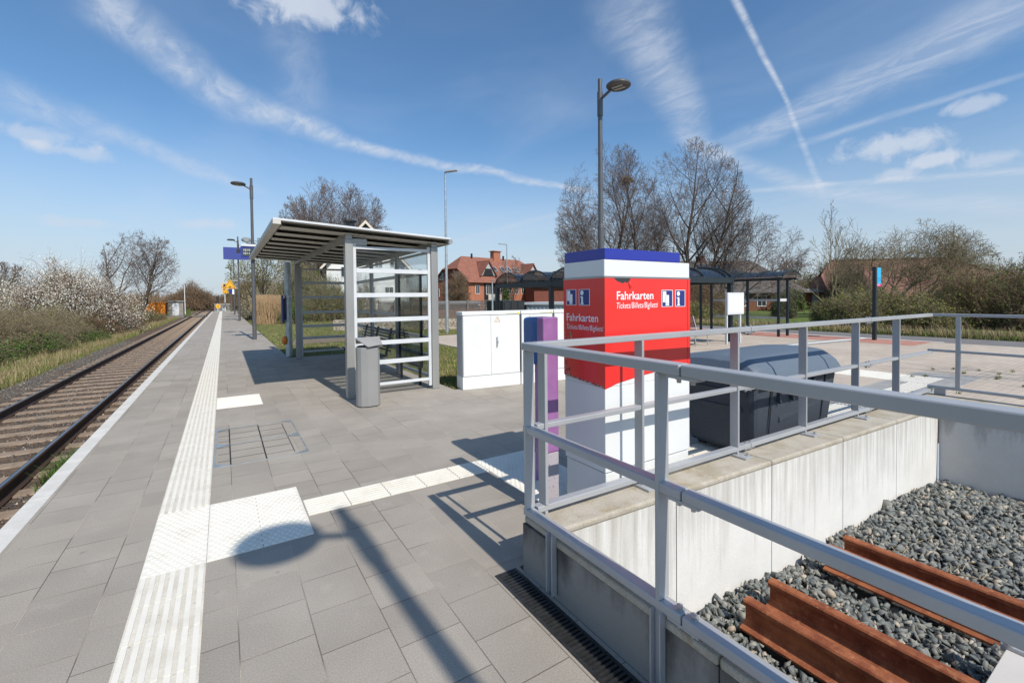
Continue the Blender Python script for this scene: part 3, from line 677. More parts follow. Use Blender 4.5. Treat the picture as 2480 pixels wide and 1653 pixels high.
def font_mesh(txt, size, mt, M, parent, name='lettering', bold=0.0, shear=0, sx=1, label=None, spacing=1.0, fit=None):
    cu = bpy.data.curves.new('txt', 'FONT'); cu.body = txt; cu.size = size; cu.offset = bold; cu.shear = shear; cu.resolution_u = 3; cu.space_character = spacing
    tmp = bpy.data.objects.new('txt', cu); COL.objects.link(tmp); dg = bpy.context.evaluated_depsgraph_get(); me = bpy.data.meshes.new_from_object(tmp.evaluated_get(dg))
    bpy.data.objects.remove(tmp); bpy.data.curves.remove(cu)
    if fit: sx = fit/max(v.co.x for v in me.vertices)
    me.transform(M @ Matrix.Diagonal((sx, 1, 1, 1)))
    me.transform(Matrix.Translation(-wloc(parent))); me.materials.clear(); me.materials.append(mt); me.name = name
    o = bpy.data.objects.new(name, me); COL.objects.link(o); o.parent = parent
    if label: o['label'] = label
    return o
def plane_M(origin, right, upv):      # text plane: local x -> right, local y -> up
    r, u = Vector(right), Vector(upv); n = r.cross(u); M = Matrix((r, u, n)).transposed().to_4x4(); M.translation = Vector(origin); return M
MIN_X = plane_M

# loudspeaker, display and signs held by the lamps
t = thing('loudspeaker', 'pale grey horn loudspeaker on the lamp post above the blue display', 'loudspeaker', (.86, 20.3, 3.85))
m = MB(); m.ell((.80, 20.28, 3.87), .17, .16, .10, 20, 10); m.build('housing', GALV, t, smooth=True)
m = MB(); m.tube((.80, 20.20, 3.85), (.80, 20.115, 3.85), .050, .075, 20); m.build('horn', ALU_GREY, t, smooth=True)
m = MB(); m.bar((.80, 20.3, 3.77), (1.02, 20.46, 3.70), .03, .03); m.build('bracket', GALV, t)
t = thing('departure_display', 'blue departure display board with two rows of times beside the shelter roof', 'display', (1.1, 20.3, 3.2), )
m = MB(); m.box(.60, 1.75, 20.22, 20.38, 3.19, 3.60); m.build('case', MBLUE, t, bevel=.008)
m = MB(); m.box(.66, 1.69, 20.212, 20.219, 3.24, 3.55); sc_ = m.build('screen', mat('display_screen', (.045,.055,.045), .3), t)
m = MB(); m.box(.62, 1.72, 20.18, 20.40, 3.615, 3.70); m.build('top_cover', ALU_WHITE, t, bevel=.005)
font_mesh('10:10', .11, TWHITE, plane_M((.68, 20.209, 3.44), (1,0,0), (0,0,1)), t)
font_mesh('10:11', .11, TWHITE, plane_M((.68, 20.209, 3.31), (1,0,0), (0,0,1)), t)
m = MB(); m.box(.47, .595, 20.25, 20.35, 3.36, 3.49); m.build('camera', BLACKISH, t)
m = MB(); m.box(.52, .56, 20.28, 20.32, 3.50, 3.70); m.build('antenna', BLACKISH, t)
m = MB(); m.bar((.95, 20.40, 3.40), (1.02, 20.42, 3.40), .05, .05); m.build('bracket', LAMP_GREY, t)
t = thing('station_name_sign', 'plain blue station name board high on the second lamp post', 'sign', (.9, 39.6, 4.6))
m = MB(); m.box(.08, 1.70, 39.50, 39.55, 4.57, 5.47); m.build('board', mat('sign_blue_faded', (.040,.060,.27), .5), t, bevel=.006)
m = MB(); m.bar((.6, 39.57, 5.3), (1.02, 39.65, 5.3), .04, .04); m.bar((.6, 39.57, 4.8), (1.02, 39.65, 4.8), .04, .04); m.build('bracket', LAMP_GREY, t)
YEL = mat('warning_yellow', (.85,.42,.015), .5)
def tri_sign(name, label, x, y, z, s):
    t = thing(name, label, 'sign', (x, y, z), 'yellow warning triangles on the lamp posts')
    def tri(sc, yo, th): h = s*.866*sc; w = s*sc/2; cz = z+s*.29; return [(x-w, yo, cz-h/3), (x+w, yo, cz-h/3), (x, yo, cz+h*2/3)], (0, th, 0)
    m = MB(); m.prism(*tri(1, y, .02)); m.build('board', YEL, t)
    m = MB(); a, v_ = tri(.82, y-.003, .002); b, _ = tri(.70, y-.003, .002)
    for i in range(3): j = (i+1) % 3; m.prism([a[i], a[j], b[j], b[i]], (0, .002, 0))
    m.build('border', BLACKISH, t)
    m = MB(); m.box(x-.10*s, x+.10*s, y-.003, y-.001, z+.13*s, z+.22*s); m.build('symbol', BLACKISH, t)
    for zz in (z+.03, z+s*.72): m = MB(); m.bar((x+(.0 if zz > z+.1 else .1), y+.04, zz), (1.02, y+.09, zz), .03, .03); m.build('arm', ALU_WHITE, t)
    return t
tri_sign('warning_sign', 'large yellow warning triangle on two white arms of the second lamp post', .45, 39.6, 2.42, .82)
tri_sign('warning_sign', 'small far yellow warning triangle beside the yellow signal box', .32, 74.4, 2.55, .82)
t = thing('crossing_signal', 'yellow framed signal box on a mast above the far end of the platform', 'signal', (.02, 76.3, 0), )
m = MB(); m.box(-.03, .50, 76.2, 76.3, 2.55, 3.95); m.build('housing', YEL, t); m = MB(); m.box(.08, .37, 76.18, 76.195, 3.0, 3.85); m.build('screen', BLACKISH, t)
m = MB(); m.tube((.24, 76.35, 0), (.24, 76.35, 2.6), .06, n=10); m.build('mast', ALU_WHITE, t)
t = thing('end_barrier', 'white steel barrier with orange disc at the far end of the platform', 'barrier', (.1, 76.6, 0))
m = MB()
for i in range(15): x = -1.0+i*.14; m.box(x-.014, x+.014, 76.6, 76.63, .02, 1.0)
m.box(-1.03, 1.0, 76.595, 76.635, 1.0, 1.05); m.box(-1.03, 1.0, 76.595, 76.635, -.03, .02); m.build('grille', ALU_WHITE, t)
m = MB(); m.tube((-.62, 76.58, .74), (-.62, 76.55, .74), .30, n=24); d_ = m.build('disc', YEL, t); m = MB(); m.box(-.66, -.58, 76.54, 76.548, .60, .88); m.build('symbol', BLACKISH, t)
m = MB(); m.box(-.15, .30, 76.45, 76.59, .05, .62); m.build('notice', GALV, t)
t = thing('notice_box', 'small white box with blue side on the third lamp post', 'box', (.78, 57, 2.4))
m = MB(); m.box(.85, 1.03, 56.9, 57.02, 2.2, 2.75); m.build('case', TWHITE, t); m = MB(); m.box(.55, .84, 56.9, 57.02, 2.3, 3.0); m.build('sign_panel', PICTO_BLUE, t)

# galvanised pole beside the shelter
t = thing('galvanised_pole', 'thick shiny galvanised pole standing at the far end of the shelter', 'pole', (1.50, 13.75, 0))
m = MB(); m.tube((1.50, 13.75, 0), (1.50, 13.75, 3.35), .088, .084, 24); m.build('pole', GALV, t, smooth=True)
m = MB(); m.tube((1.50, 13.75, 1.62), (1.50, 13.75, 1.66), .10, n=20); m.tube((1.50, 13.75, .95), (1.50, 13.75, .98), .10, n=20); m.build('strap', ALU_WHITE, t)
m = MB(); m.box(1.335, 1.375, 13.6, 13.9, .94, 1.68); m.box(1.375, 1.42, 13.7, 13.8, 1.0, 1.6); m.build('sign_panel', PICTO_BLUE, t, bevel=.004)
m = MB(); m.ell((1.39, 13.70, .45), .07, .07, .12, 14, 8); m.build('orange_lamp', mat('orange_plastic', (.80,.22,.02), .4), t, smooth=True)

# ------------------------------------------------------------------ platform shelter
SH = thing('platform_shelter', 'grey metal and glass platform shelter with flat overhanging corrugated roof', 'shelter', (2.35, 10.2, 0))
XF, XR, YN, YF = 1.655, 3.06, 7.32, 13.10
def rz(x): return 2.66-.045*(x-.60)
for nm, x, y, lab in (('n', XF, YN, 0), ('n', XR, YN, 0), ('n', XF, YF, 0), ('n', XR, YF, 0)):
    m = MB(); m.box(x-.06, x+.06, y-.06, y+.06, .004, rz(x)-.14); m.build('post', ALU_GREY, SH, bevel=.004)
for y in (9.25, 11.18):
    m = MB(); m.box(XR-.04, XR+.04, y-.04, y+.04, .004, rz(XR)-.14); m.build('post', ALU_GREY, SH, bevel=.004)
for x in (XF, XR): m = MB(); m.box(x-.05, x+.05, YN-.055, YF+.055, rz(x)-.138, rz(x)-.04); m.build('beam', ALU_GREY, SH, bevel=.004)
RX0, RX1, RY0, RY1 = .60, 3.27, 7.06, 13.60
m = MB(); m.prism([(RX0, RY0, rz(RX0)), (RX1, RY0, rz(RX1)), (RX1, RY0, rz(RX1)+.028), (RX0, RY0, rz(RX0)+.028)], (0, RY1-RY0, 0)); rf = m.build('roof', ALU_WHITE, SH)
m = MB(); y = RY0+.06                                          # trapezoid ribs running across the roof
while y < RY1-.3:
    z0, z1 = rz(RX0+.12), rz(RX1-.02)
    for a, b in (((RX0+.12, z0), (RX1-.02, z1)),):
        p = [(a[0], y, a[1]-.001), (a[0], y+.46, a[1]-.001), (a[0], y+.40, a[1]-.062), (a[0], y+.06, a[1]-.062)]
        q = [(b[0], yy, zz-a[1]+b[1]) for _, yy, zz in p]
        m.add(p+q, [(0,1,2,3), (7,6,5,4), (0,4,5,1), (1,5,6,2), (2,6,7,3)])
    y += .70
m.build('corrugation', ROOF_UNDER, rf)
m = MB(); m.prism([(RX0, RY0+.001, rz(RX0)-.055), (RX0+.10, RY0+.001, rz(RX0+.1)-.055), (RX0+.10, RY0+.001, rz(RX0+.1)-.001), (RX0, RY0+.001, rz(RX0)-.001)], (0, RY1-RY0-.002, 0)); m.build('fascia', ROOF_UNDER, rf)
m = MB(); m.tube((RX1+.02, RY0+.05, rz(RX1)-.03), (RX1+.02, RY1-.05, rz(RX1)-.03), .045, n=14); m.build('gutter', ALU_GREY, rf, smooth=True)
m = MB(); m.bar((XF, YN+.02, rz(XF)-.17), (XF+.28, YN+.02, rz(XF)-.17), .07, .10); m.build('bracket', ALU_GREY, SH)
BARZ = [.18, .535, .85, 1.22, 1.615, 2.0, 2.36]
def panel(nm, p0, p1, axis, mt_bar):
    """glazed wall from p0 to p1 (along x at y const, or along y at x const)"""
    (x0, y0), (x1, y1) = p0, p1; d = Vector((x1-x0, y1-y0, 0)).normalized(); n = Vector((-d.y, d.x, 0))
    m = MB(); A, B = Vector((x0, y0, 0)), Vector((x1, y1, 0))
    for P_ in (A+d*.025, B-d*.025): m.obox(P_+Vector((0,0,1.24)), d*.024, n*.022, Vector((0,0,1.18)))
    fr = m.build('frame', mt_bar, SH, bevel=.002)
    for i, z in enumerate(BARZ):
        h = .034 if 0 < i < 6 else .022
        m = MB(); m.obox((A+B)/2+Vector((0,0,z-.005)), d*((B-A).length/2-.05), n*(.022 if 0 < i < 6 else .020), Vector((0,0,h))); m.build('crossbar', mt_bar, SH, bevel=.002)
    for z0, z1 in zip(BARZ[:-1], BARZ[1:]):
        m = MB(); m.obox((A+B)/2+Vector((0,0,(z0+z1)/2)), d*((B-A).length/2-.05), n*.003, Vector((0,0,(z1-z0)/2-.03))); m.build('glass_pane', GLASS, SH)
panel('near', (XF+.062, YN), (XR-.062, YN), 'x', ALU_WHITE)
panel('far', (XF+.062, YF), (XR-.062, YF), 'x', ALU)
for a, b in ((YN+.062, 9.208), (9.292, 11.138), (11.222, YF-.062)): panel('back', (XR, a), (XR, b), 'y', ALU)
# bench inside the shelter
t = thing('slatted_bench', 'dark slatted metal bench inside the platform shelter', 'bench', (2.6, 10, 0))
for x0 in (2.30, 2.38, 2.46, 2.54, 2.62): m = MB(); m.box(x0, x0+.045, 8.7, 11.0, .43, .455); m.build('seat_slat', ANTH, t)
for k in range(7):
    z = .52+k*.062; x = 2.72+k*.014; m = MB(); m.box(x, x+.012, 8.7, 11.0, z, z+.034); m.build('back_slat', ANTH, t)
for y in (8.95, 9.85, 10.75):
    m = MB(); m.box(2.30, 2.68, y-.02, y+.02, .385, .428); m.bar((2.45, y, .385), (2.45, y, .003), .05, .05); m.bar((2.70, y, .40), (2.83, y, .96), .03, .04); m.build('support', ANTH, t)

t = thing('display_case', 'framed glass display case standing inside the near back corner of the shelter', 'display case', (2.93, 8.2, .3))
m = MB()
for (a_, b_, c_, d_) in ((7.62, 7.66, .32, 2.06), (8.78, 8.82, .32, 2.06)): m.box(2.925, 2.965, a_, b_, c_, d_)
m.box(2.925, 2.965, 7.66, 8.78, 2.02, 2.06); m.box(2.925, 2.965, 7.66, 8.78, .32, .36); m.build('frame', ANTH, t)
m = MB(); m.box(2.94, 2.946, 7.66, 8.78, .36, 2.02); m.build('pane', glassy('grey_case_glass', (.72,.75,.74), .2), t)
m = MB(); m.box(2.925, 2.965, 7.70, 7.74, .003, .32); m.build('leg', ANTH, t); m = MB(); m.box(2.925, 2.965, 8.70, 8.74, .003, .32); m.build('leg', ANTH, t)

# waste bin by the shelter
t = thing('waste_bin', 'grey faceted waste bin with tilted lid in front of the shelter', 'litter bin', (1.75, 6.68, 0))
bx, by = 1.752, 6.70; poly = [(bx-.155, by-.02), (bx-.03, by-.165), (bx+.105, by-.165), (bx+.165, by-.10), (bx+.165, by+.13), (bx+.09, by+.165), (bx-.10, by+.165), (bx-.155, by+.10)]
poly = [(bx+.165*math.cos(R_(a)), by+.165*math.sin(R_(a))) for a in (180, 203, 225)]+[(bx-.03, by-.155), (bx+.115, by-.140), (bx+.160, by-.075), (bx+.165, by+.10), (bx+.07, by+.16), (bx-.09, by+.14)]
m = MB(); m.prism([(x, y, .012) for x, y in poly], (0, 0, .845)); m.build('body', BIN_GREY, t, bevel=.006)
m = MB(); m.prism([(bx+(x-bx)*.93, by+(y-by)*.93, 0.002) for x, y in poly], (0, 0, .009)); m.build('foot', BLACKISH, t)
m = MB(); m.prism([(bx+(x-bx)*.9, by+(y-by)*.9, .858) for x, y in poly], (0, 0, .012)); m.build('liner', BLACKISH, t)
m = MB(); m.add([(bx-.175, by-.05, .985), (bx+.175, by-.02, .985), (bx+.172, by-.16, .885), (bx-.035, by-.185, .862),
                 (bx-.175, by-.05, 1.0), (bx+.175, by-.02, 1.0), (bx+.178, by-.165, .897), (bx-.035, by-.192, .874)], [(0,3,2,1),(4,5,6,7),(0,1,5,4),(1,2,6,5),(2,3,7,6),(3,0,4,7)])
m.add([(bx-.175, by-.05, .985), (bx+.175, by-.02, .985), (bx+.165, by+.16, .89), (bx-.12, by+.16, .89), (bx-.175, by-.05, .999), (bx+.175, by-.02, .999), (bx+.165, by+.16, .904), (bx-.12, by+.16, .904)], [(0,3,2,1),(4,5,6,7),(0,1,5,4),(1,2,6,5),(2,3,7,6),(3,0,4,7)])
m.build('lid', BIN_GREY, t)
m = MB(); m.tube((bx+.15, by-.12, .87), (bx+.18, by-.12, .87), .012, n=10); m.build('lock', STAINLESS, t)

# ------------------------------------------------------------------ white cabinets
def cabinet(label, x0, w, tri_x, doors, lab):
    ang = -.115; cx, cy = 3.37, 6.86; ca, sa = math.cos(ang), math.sin(ang)
    def T(x, y, z): return (cx+x*ca-y*sa, cy+x*sa+y*ca, z)
    def tb(m, a, b, c, d, e, f): m.add([T(*p) for p in ((a,c,e),(b,c,e),(b,d,e),(a,d,e),(a,c,f),(b,c,f),(b,d,f),(a,d,f))], [(0,3,2,1),(4,5,6,7),(0,1,5,4),(1,2,6,5),(2,3,7,6),(3,0,4,7)])
    t = thing('electrical_cabinet', label, 'cabinet', T(x0+w/2, .15, 0), 'white electrical cabinets behind the pavement'); H = 1.315
    m = MB(); tb(m, x0, x0+w, 0, .31, .002, .215); m.build('plinth', CAB, t, bevel=.004)
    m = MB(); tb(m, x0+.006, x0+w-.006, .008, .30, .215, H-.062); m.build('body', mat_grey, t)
    m = MB(); tb(m, x0-.002, x0+w+.002, -.010, .315, H-.060, H); m.build('top_cover', CAB, t, bevel=.006)
    edges = [0.012]+doors+[w-.012]
    for a, b in zip(edges[:-1], edges[1:]):
        m = MB(); tb(m, x0+a+.003, x0+b-.003, -.006, .007, .228, H-.068)
        x = x0+a+.02
        while x < x0+b-.02: tb(m, x, x+.012, -.0085, -.0062, .25, H-.09); x += .0245
        d_ = m.build('door', CAB, t)
    hx = x0+doors[0]+.10 if doors else x0+w*.5
    if lab != 2: m = MB(); tb(m, hx, hx+.018, -.030, -.012, .70, .87); tb(m, hx+.022, hx+.034, -.020, -.010, .76, .80); m.build('door_handle', GALV, t)
    if tri_x:
        m = MB(); s = .058; zc_ = 1.165; tx = x0+tri_x
        def tri(k): return [T(tx-s*k, -.0105, zc_-s*.58*k), T(tx+s*k, -.0105, zc_-s*.58*k), T(tx, -.0105, zc_+s*1.15*k)]
        a, b = tri(1), tri(.80)
        for i in range(3): j = (i+1) % 3; m.quad(a[i], a[j], b[j], b[i])
        m.quad(T(tx-.004, -.0105, zc_+.03), T(tx+.010, -.0105, zc_+.03), T(tx+.002, -.0105, zc_+.004)); m.quad(T(tx-.010, -.0105, zc_+.006), T(tx+.006, -.0105, zc_+.006), T(tx-.006, -.0105, zc_-.024)); m.build('warning_triangle', mat_or, t)
    if lab != 2:
        m = MB(); tb(m, x0+w-.27, x0+w-.06, -.0125, -.0105, H-.053, H-.030); m.build('name_strip', MATS['cabinet_strip'], t)
        m = MB(); tb(m, x0+w-.055, x0+w-.02, -.0125, -.0105, H-.055, H-.022); m.build('sticker', mat_ye, t)
    if lab == 0: m = MB(); m.tube(T(x0-.004, .10, 1.20), T(x0-.016, .10, 1.20), .018, n=14); m.build('lock', STAINLESS, t)
    return t
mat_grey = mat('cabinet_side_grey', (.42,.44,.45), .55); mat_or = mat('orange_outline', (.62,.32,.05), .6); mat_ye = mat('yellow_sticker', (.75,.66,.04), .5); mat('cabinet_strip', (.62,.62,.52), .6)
cabinet('long white double-door electrical cabinet with grey side, nearest the shelter', 0, 1.085, .64, [.52], 0)
cabinet('narrow white electrical cabinet with warning triangle, in the middle of the row', 1.105, .66, .17, [], 1)
cabinet('white electrical cabinet partly hidden behind the ticket machine', 1.785, 1.0, 0, [.5], 2)

# ------------------------------------------------------------------ ticket machine
TM = thing('ticket_machine', 'tall red and white ticket machine with blue cap, lettered Fahrkarten', 'ticket machine', (2.57, 2.42, 0))
a, b, c, d = 2.13, 3.014, 2.207, 2.627
m = MB(); m.box(a, b, c, d, .37, .941) ; m.box(a, b-.001, c, d, .942, 1.682); m.build('body', MW, TM, bevel=.004)
m = MB(); m.box(a+.008, b-.008, c+.006, d-.006, .003, .362); m.build('plinth', MW, TM, bevel=.004)
m = MB(); m.box(a, b, c, d, 1.684, 1.796); m.build('upper_band', MW, TM, bevel=.004)
m = MB(); m.box(a+.002, 2.902, c-.002, d-.004, 1.797, 1.870); m.build('cap', MBLUE, TM, bevel=.002)
m = MB(); m.box(a-.005, b+.005, c-.005, d+.004, 1.674, 1.683); m.build('trim', SILVER, TM)
# red film: front sheet with the sagging lower edge and the torn hole at the top
bot = [(2.13,.935),(2.17,.944),(2.24,.962),(2.32,.972),(2.42,.985),(2.52,.995),(2.65,1.005),(2.72,1.004),(2.80,1.000),(2.90,1.004),(3.016,1.009)]
tear = [(2.372,1.673),(2.36,1.655),(2.345,1.644),(2.330,1.641),(2.315,1.648),(2.295,1.636),(2.27,1.645),(2.245,1.650),(2.225,1.662),(2.212,1.673)]
m = MB(); yf = c-.004
front = [(2.127,1.673)]+[(x, z) for x, z in bot]+[(3.017,1.673)]
# split at the tear so that the sheet stays simple
cols = sorted(set([2.127]+[x for x, _ in bot]+[x for x, _ in tear]+[3.017]))
def zi(x, pts): xs_, zs_ = zip(*sorted(pts)); return float(np.interp(x, xs_, zs_))
for x0, x1 in zip(cols[:-1], cols[1:]):
    t0 = zi(x0, tear) if 2.212 <= x0 <= 2.372 else 1.673; t1 = zi(x1, tear) if 2.212 <= x1 <= 2.372 else 1.673
    m.add([(x0, yf, zi(x0, bot)), (x1, yf, zi(x1, bot)), (x1, yf, t1), (x0, yf, t0)], [(0,1,2,3)])
    m.add([(x0, yf, zi(x0, bot)), (x1, yf, zi(x1, bot)), (x1, c+.0, zi(x1, bot)-.001), (x0, c+.0, zi(x0, bot)-.001)], [(0,1,2,3)])
botl = [(2.203,.935),(2.25,.942),(2.33,.950),(2.42,.962),(2.50,.972),(2.56,.978),(2.631,.980)]; xl = a-.004
for (y0, z0), (y1, z1) in zip(botl[:-1], botl[1:]): m.add([(xl, y0, z0), (xl, y1, z1), (xl, y1, 1.673), (xl, y0, 1.673)], [(0,1,2,3)])
m.add([(3.018, c-.004, 1.009), (3.018, d, 1.009), (3.018, d, 1.673), (3.018, c-.004, 1.673)], [(0,1,2,3)])
m.build('red_film', RED, TM)
m = MB(); m.quad((2.215, c-.002, 1.672), (2.37, c-.002, 1.672), (2.36, c-.002, 1.645), (2.31, c-.002, 1.636), (2.23, c-.002, 1.652)); m.build('tear', mat('torn_dark', (.035,.037,.038), .7), TM)
m = MB(); m.add([(2.345, c-.006, 1.645), (2.378, c-.006, 1.652), (2.372, c-.016, 1.618), (2.366, c-.010, 1.600)], [(0,1,2),(0,2,3)]); m.build('torn_flap', RED, TM)
m = MB(); rr = random.Random(8)
for _ in range(26):
    z = rr.choice([rr.uniform(.96,1.35), rr.uniform(.96,1.12)]); y = 2.62-abs(rr.gauss(0, .018)); h = rr.uniform(.006,.035); w = rr.uniform(.003,.012)
    m.quad((xl-.0012, y, z), (xl-.0012, y-w, z+.004), (xl-.0012, y-w*.7, z+h), (xl-.0012, y+min(.004, 2.63-y), z+h*.8))
for k in range(26):
    y = 2.21+k*.016; z = .944+(y-2.2)*.085; m.quad((xl-.0012, y, z-.006), (xl-.0012, y+.014, z-.005), (xl-.0012, y+.014, z+rr.uniform(.002,.012)), (xl-.0012, y, z+rr.uniform(.002,.012)))
for (y, z, w, h) in ((2.575,1.31,.012,.035),(2.56,1.27,.016,.03),(2.55,1.23,.012,.05),(2.59,1.35,.008,.03),(2.55,1.13,.010,.06),(2.535,1.12,.006,.05)): m.quad((xl-.0012, y, z), (xl-.0012, y-w, z+.01), (xl-.0012, y-w*.6, z+h), (xl-.0012, y+.003, z+h*.7))
m.build('scrapes', SCRAPE, TM)
m = MB(); m.box(2.985, 2.988, yf-.0015, yf-.0003, 1.012, 1.672); m.build('film_seam', mat('red_dark', (.45,.015,.015), .5), TM)
# lettering: front face
font_mesh('Fahrkarten', .080, TWHITE, plane_M((2.232, yf-.0014, 1.528), (1,0,0), (0,0,1)), TM, bold=.0008, fit=.369)
font_mesh('Tickets/Billets/Biglietti', .058, TWHITE, plane_M((2.229, yf-.0014, 1.468), (1,0,0), (0,0,1)), TM, shear=.22, spacing=1.04, fit=.420)
font_mesh('Fahrkarten', .076, TWHITE, plane_M((xl-.0014, 2.600, 1.378), (0,-1,0), (0,0,1)), TM, bold=.0006, fit=.335)
font_mesh('Tickets/Billets/Biglietti', .050, TWHITE, plane_M((xl-.0014, 2.600, 1.318), (0,-1,0), (0,0,1)), TM, shear=.22, spacing=1.04, fit=.385)
def picto(face, u0, u1, z0, z1, icon):
    """face 'f': u is x on the front; face 'l': u is y on the left side, running backwards"""
    s = u1-u0
    def P_(u, z, k): return (u, yf-.0010-k*.0006, z) if face == 'f' else (xl-.0010-k*.0006, u, z)
    def R(ua, ub, za, zb, k, mt, nm, par): m = MB(); m.quad(P_(u0+s*ua, z0+(z1-z0)*za, k), P_(u0+s*ub, z0+(z1-z0)*za, k), P_(u0+s*ub, z0+(z1-z0)*zb, k), P_(u0+s*ua, z0+(z1-z0)*zb, k)); return m.build(nm, mt, par)
    R(0, 1, 0, 1, 0, TWHITE, 'pictogram_border', TM); f_ = R(.05, .95, .03, .97, 1, PICTO_BLUE, 'pictogram', TM)
    if icon == 't':
        R(.10, .40, .27, .92, 2, TWHITE, 'ticket_symbol', f_); R(.32, .64, .07, .70, 3, TWHITE, 'ticket_symbol', f_); R(.31, .325, .07, .70, 4, PICTO_BLUE, 'symbol_edge', f_)
        R(.34, .62, .16, .175, 4, PICTO_BLUE, 'symbol_edge', f_)
    else:
        m = MB(); cu_, cz_ = u0+s*.30, z0+(z1-z0)*.78; r = abs(s)*.15; pts = [P_(cu_+r*math.cos(2*PI*i/20), cz_+r*math.sin(2*PI*i/20), 2) for i in range(20)]; m.quad(*pts); m.build('information_symbol', TWHITE, f_)
        m = MB(); q = [(.16,.07),(.46,.07),(.46,.12),(.40,.14),(.40,.56),(.14,.56),(.14,.51),(.23,.49),(.23,.14),(.16,.12)]; m.quad(*[P_(u0+s*u, z0+(z1-z0)*z, 2) for u, z in q]); m.build('information_symbol', TWHITE, f_)
picto('f', 2.690, 2.813, 1.470, 1.593, 't'); picto('f', 2.842, 2.957, 1.468, 1.593, 'i')
picto('l', 2.597, 2.487, 1.490, 1.603, 't'); picto('l', 2.459, 2.346, 1.489, 1.602, 'i')

# ticket validators beside the machine
t = thing('ticket_validator', 'faded purple square ticket validator post beside the ticket machine', 'ticket validator', (1.93, 2.60, 0))
k_ = .917
vx0, vx1, vy0, vy1 = 1.875, 2.005, 2.545, 2.625
m = MB(); m.box(vx0, vx1, vy0, vy1, .45, 1.408); m.build('housing', PURPLE, t, bevel=.008)
m = MB(); m.box(vx0+.002, vx1-.002, vy0+.002, vy1-.002, .003, .448); m.build('base', PURP_BARE, t, bevel=.004)
t = thing('ticket_validator', 'dark blue rounded ticket validator box on a post behind the purple one', 'ticket validator', (2.2, 3.05, 0))
m = MB(); m.box(2.115, 2.33, 3.0, 3.17, 1.0, 1.385); m.build('housing', BLUEBOX, t, bevel=.028)
m = MB(); m.box(2.21, 2.29, 3.05, 3.13, .003, 1.0); m.build('post', PURPLE, t, bevel=.004)

# ------------------------------------------------------------------ refuse container
t = thing('refuse_container', 'dark speckled plastic refuse container with domed lid behind the railing', 'wheelie bin', (4.8, 2.7, 0))
bx0, bx1, by0, by1 = 3.98, 5.66, 2.24, 3.10
m = MB()
def taper(m, x0, x1, y0, y1, z0, z1, k): 
    m.add([(x0+k, y0+k*.6, z0), (x1-k, y0+k*.6, z0), (x1-k, y1-k*.6, z0), (x0+k, y1-k*.6, z0), (x0, y0, z1), (x1, y0, z1), (x1, y1, z1), (x0, y1, z1)], [(0,3,2,1),(4,5,6,7),(0,1,5,4),(1,2,6,5),(2,3,7,6),(3,0,4,7)])
taper(m, bx0+.03, bx1-.03, by0+.02, by1-.02, .055, .74, .10); body = m.build('body', BINPL, t, bevel=.05)
m = MB(); m.box(bx0+.01, bx1-.01, by0-.005, by1+.005, .722, .752); m.build('rim', BINPL, t, bevel=.008)
for x in (bx0+.30, bx0+1.36):
    m = MB(); m.prism([(x, by0+.012, .71), (x+.016, by0+.012, .71), (x+.016, by0+.075, .14), (x, by0+.075, .14)], (0, .03, 0)); m.build('groove', BLACKISH, body)
for z0_, z1_, ya, yb in ((.44, .50, .16, .62), (.62, .66, .10, .70)):
    m = MB(); m.prism([(bx0+.055+(.74-z0_)*.16, by0+ya, z0_), (bx0+.055+(.74-z0_)*.16, by0+yb, z0_), (bx0+.045+(.74-z1_)*.16, by0+yb, z1_), (bx0+.045+(.74-z1_)*.16, by0+ya, z1_)], (-.03, 0, 0)); m.build('ridge', BINPL, body)
for x in (bx0+.42, bx0+.66, bx0+1.08):
    m = MB(); m.prism([(x, by0+.0, .70), (x+.035, by0+.0, .70), (x+.035, by0+.0, .52), (x, by0+.0, .55)], (0, .06, 0)); m.build('rib', BINPL, body)
m = MB(); m.prism([(bx0+.50, by0+.045, .33), (bx0+1.30, by0+.045, .41), (bx0+1.30, by0+.045, .45), (bx0+.50, by0+.045, .38)], (0, .06, 0)); m.build('ridge', BINPL, body)
# domed lid as a grid
m = MB(); nu, nv = 24, 16; V = []
for j in range(nv+1):
    for i in range(nu+1):
        u, v = i/nu, j/nv; x = bx0-.02+u*(bx1-bx0+.04); y = by0-.03+v*(by1-by0+.05)
        e = min(1, min(u, 1-u)/.10); e = math.sqrt(max(0, 1-(1-e)**2)); f_ = min(1, v/.22); f_ = math.sin(f_*PI/2); g_ = min(1, (1-v)/.10); g_ = math.sqrt(max(0, 1-(1-g_)**2))
        z = .755+e*(.05*min(1, f_*3)+.13*f_*g_+.035*math.sin(min(v, 1)*PI))
        if .40 < v < .46: z -= .006
        V.append((x, y, z))
Vb = [(x, y, .752) for x, y, z in V]; nn = nu+1
F = [(j*nn+i, j*nn+i+1, (j+1)*nn+i+1, (j+1)*nn+i) for j in range(nv) for i in range(nu)]
m.add(V, F); off = len(V)
brd = [i for i in range(nn)]+[j*nn+nu for j in range(1, nv+1)]+[nv*nn+i for i in range(nu-1, -1, -1)]+[j*nn for j in range(nv-1, 0, -1)]
vs = [V[i] for i in brd]+[(V[i][0], V[i][1], .753) for i in brd]; n = len(brd); m.add(vs, [(i, (i+1) % n, n+(i+1) % n, n+i) for i in range(n)])
m.build('lid', BINLID, t, smooth=True)
m = MB()
m.tube((bx1-.30, by0-.05, .755), (bx1+.03, by0-.05, .755), .022, n=12); m.tube((bx0+.1, by0-.05, .755), (bx1-.29, by0-.05, .755), .012, n=10); m.build('handle', BLACKISH, t, smooth=True)
for x in (bx0+.25, bx1-.25):
    for y in (by0+.18, by1-.16): m = MB(); m.tube((x-.02, y, .052), (x+.02, y, .052), .05, n=18); m.box(x-.03, x+.03, y-.02, y+.02, .05, .10); m.build('wheel', BLACKISH, t)
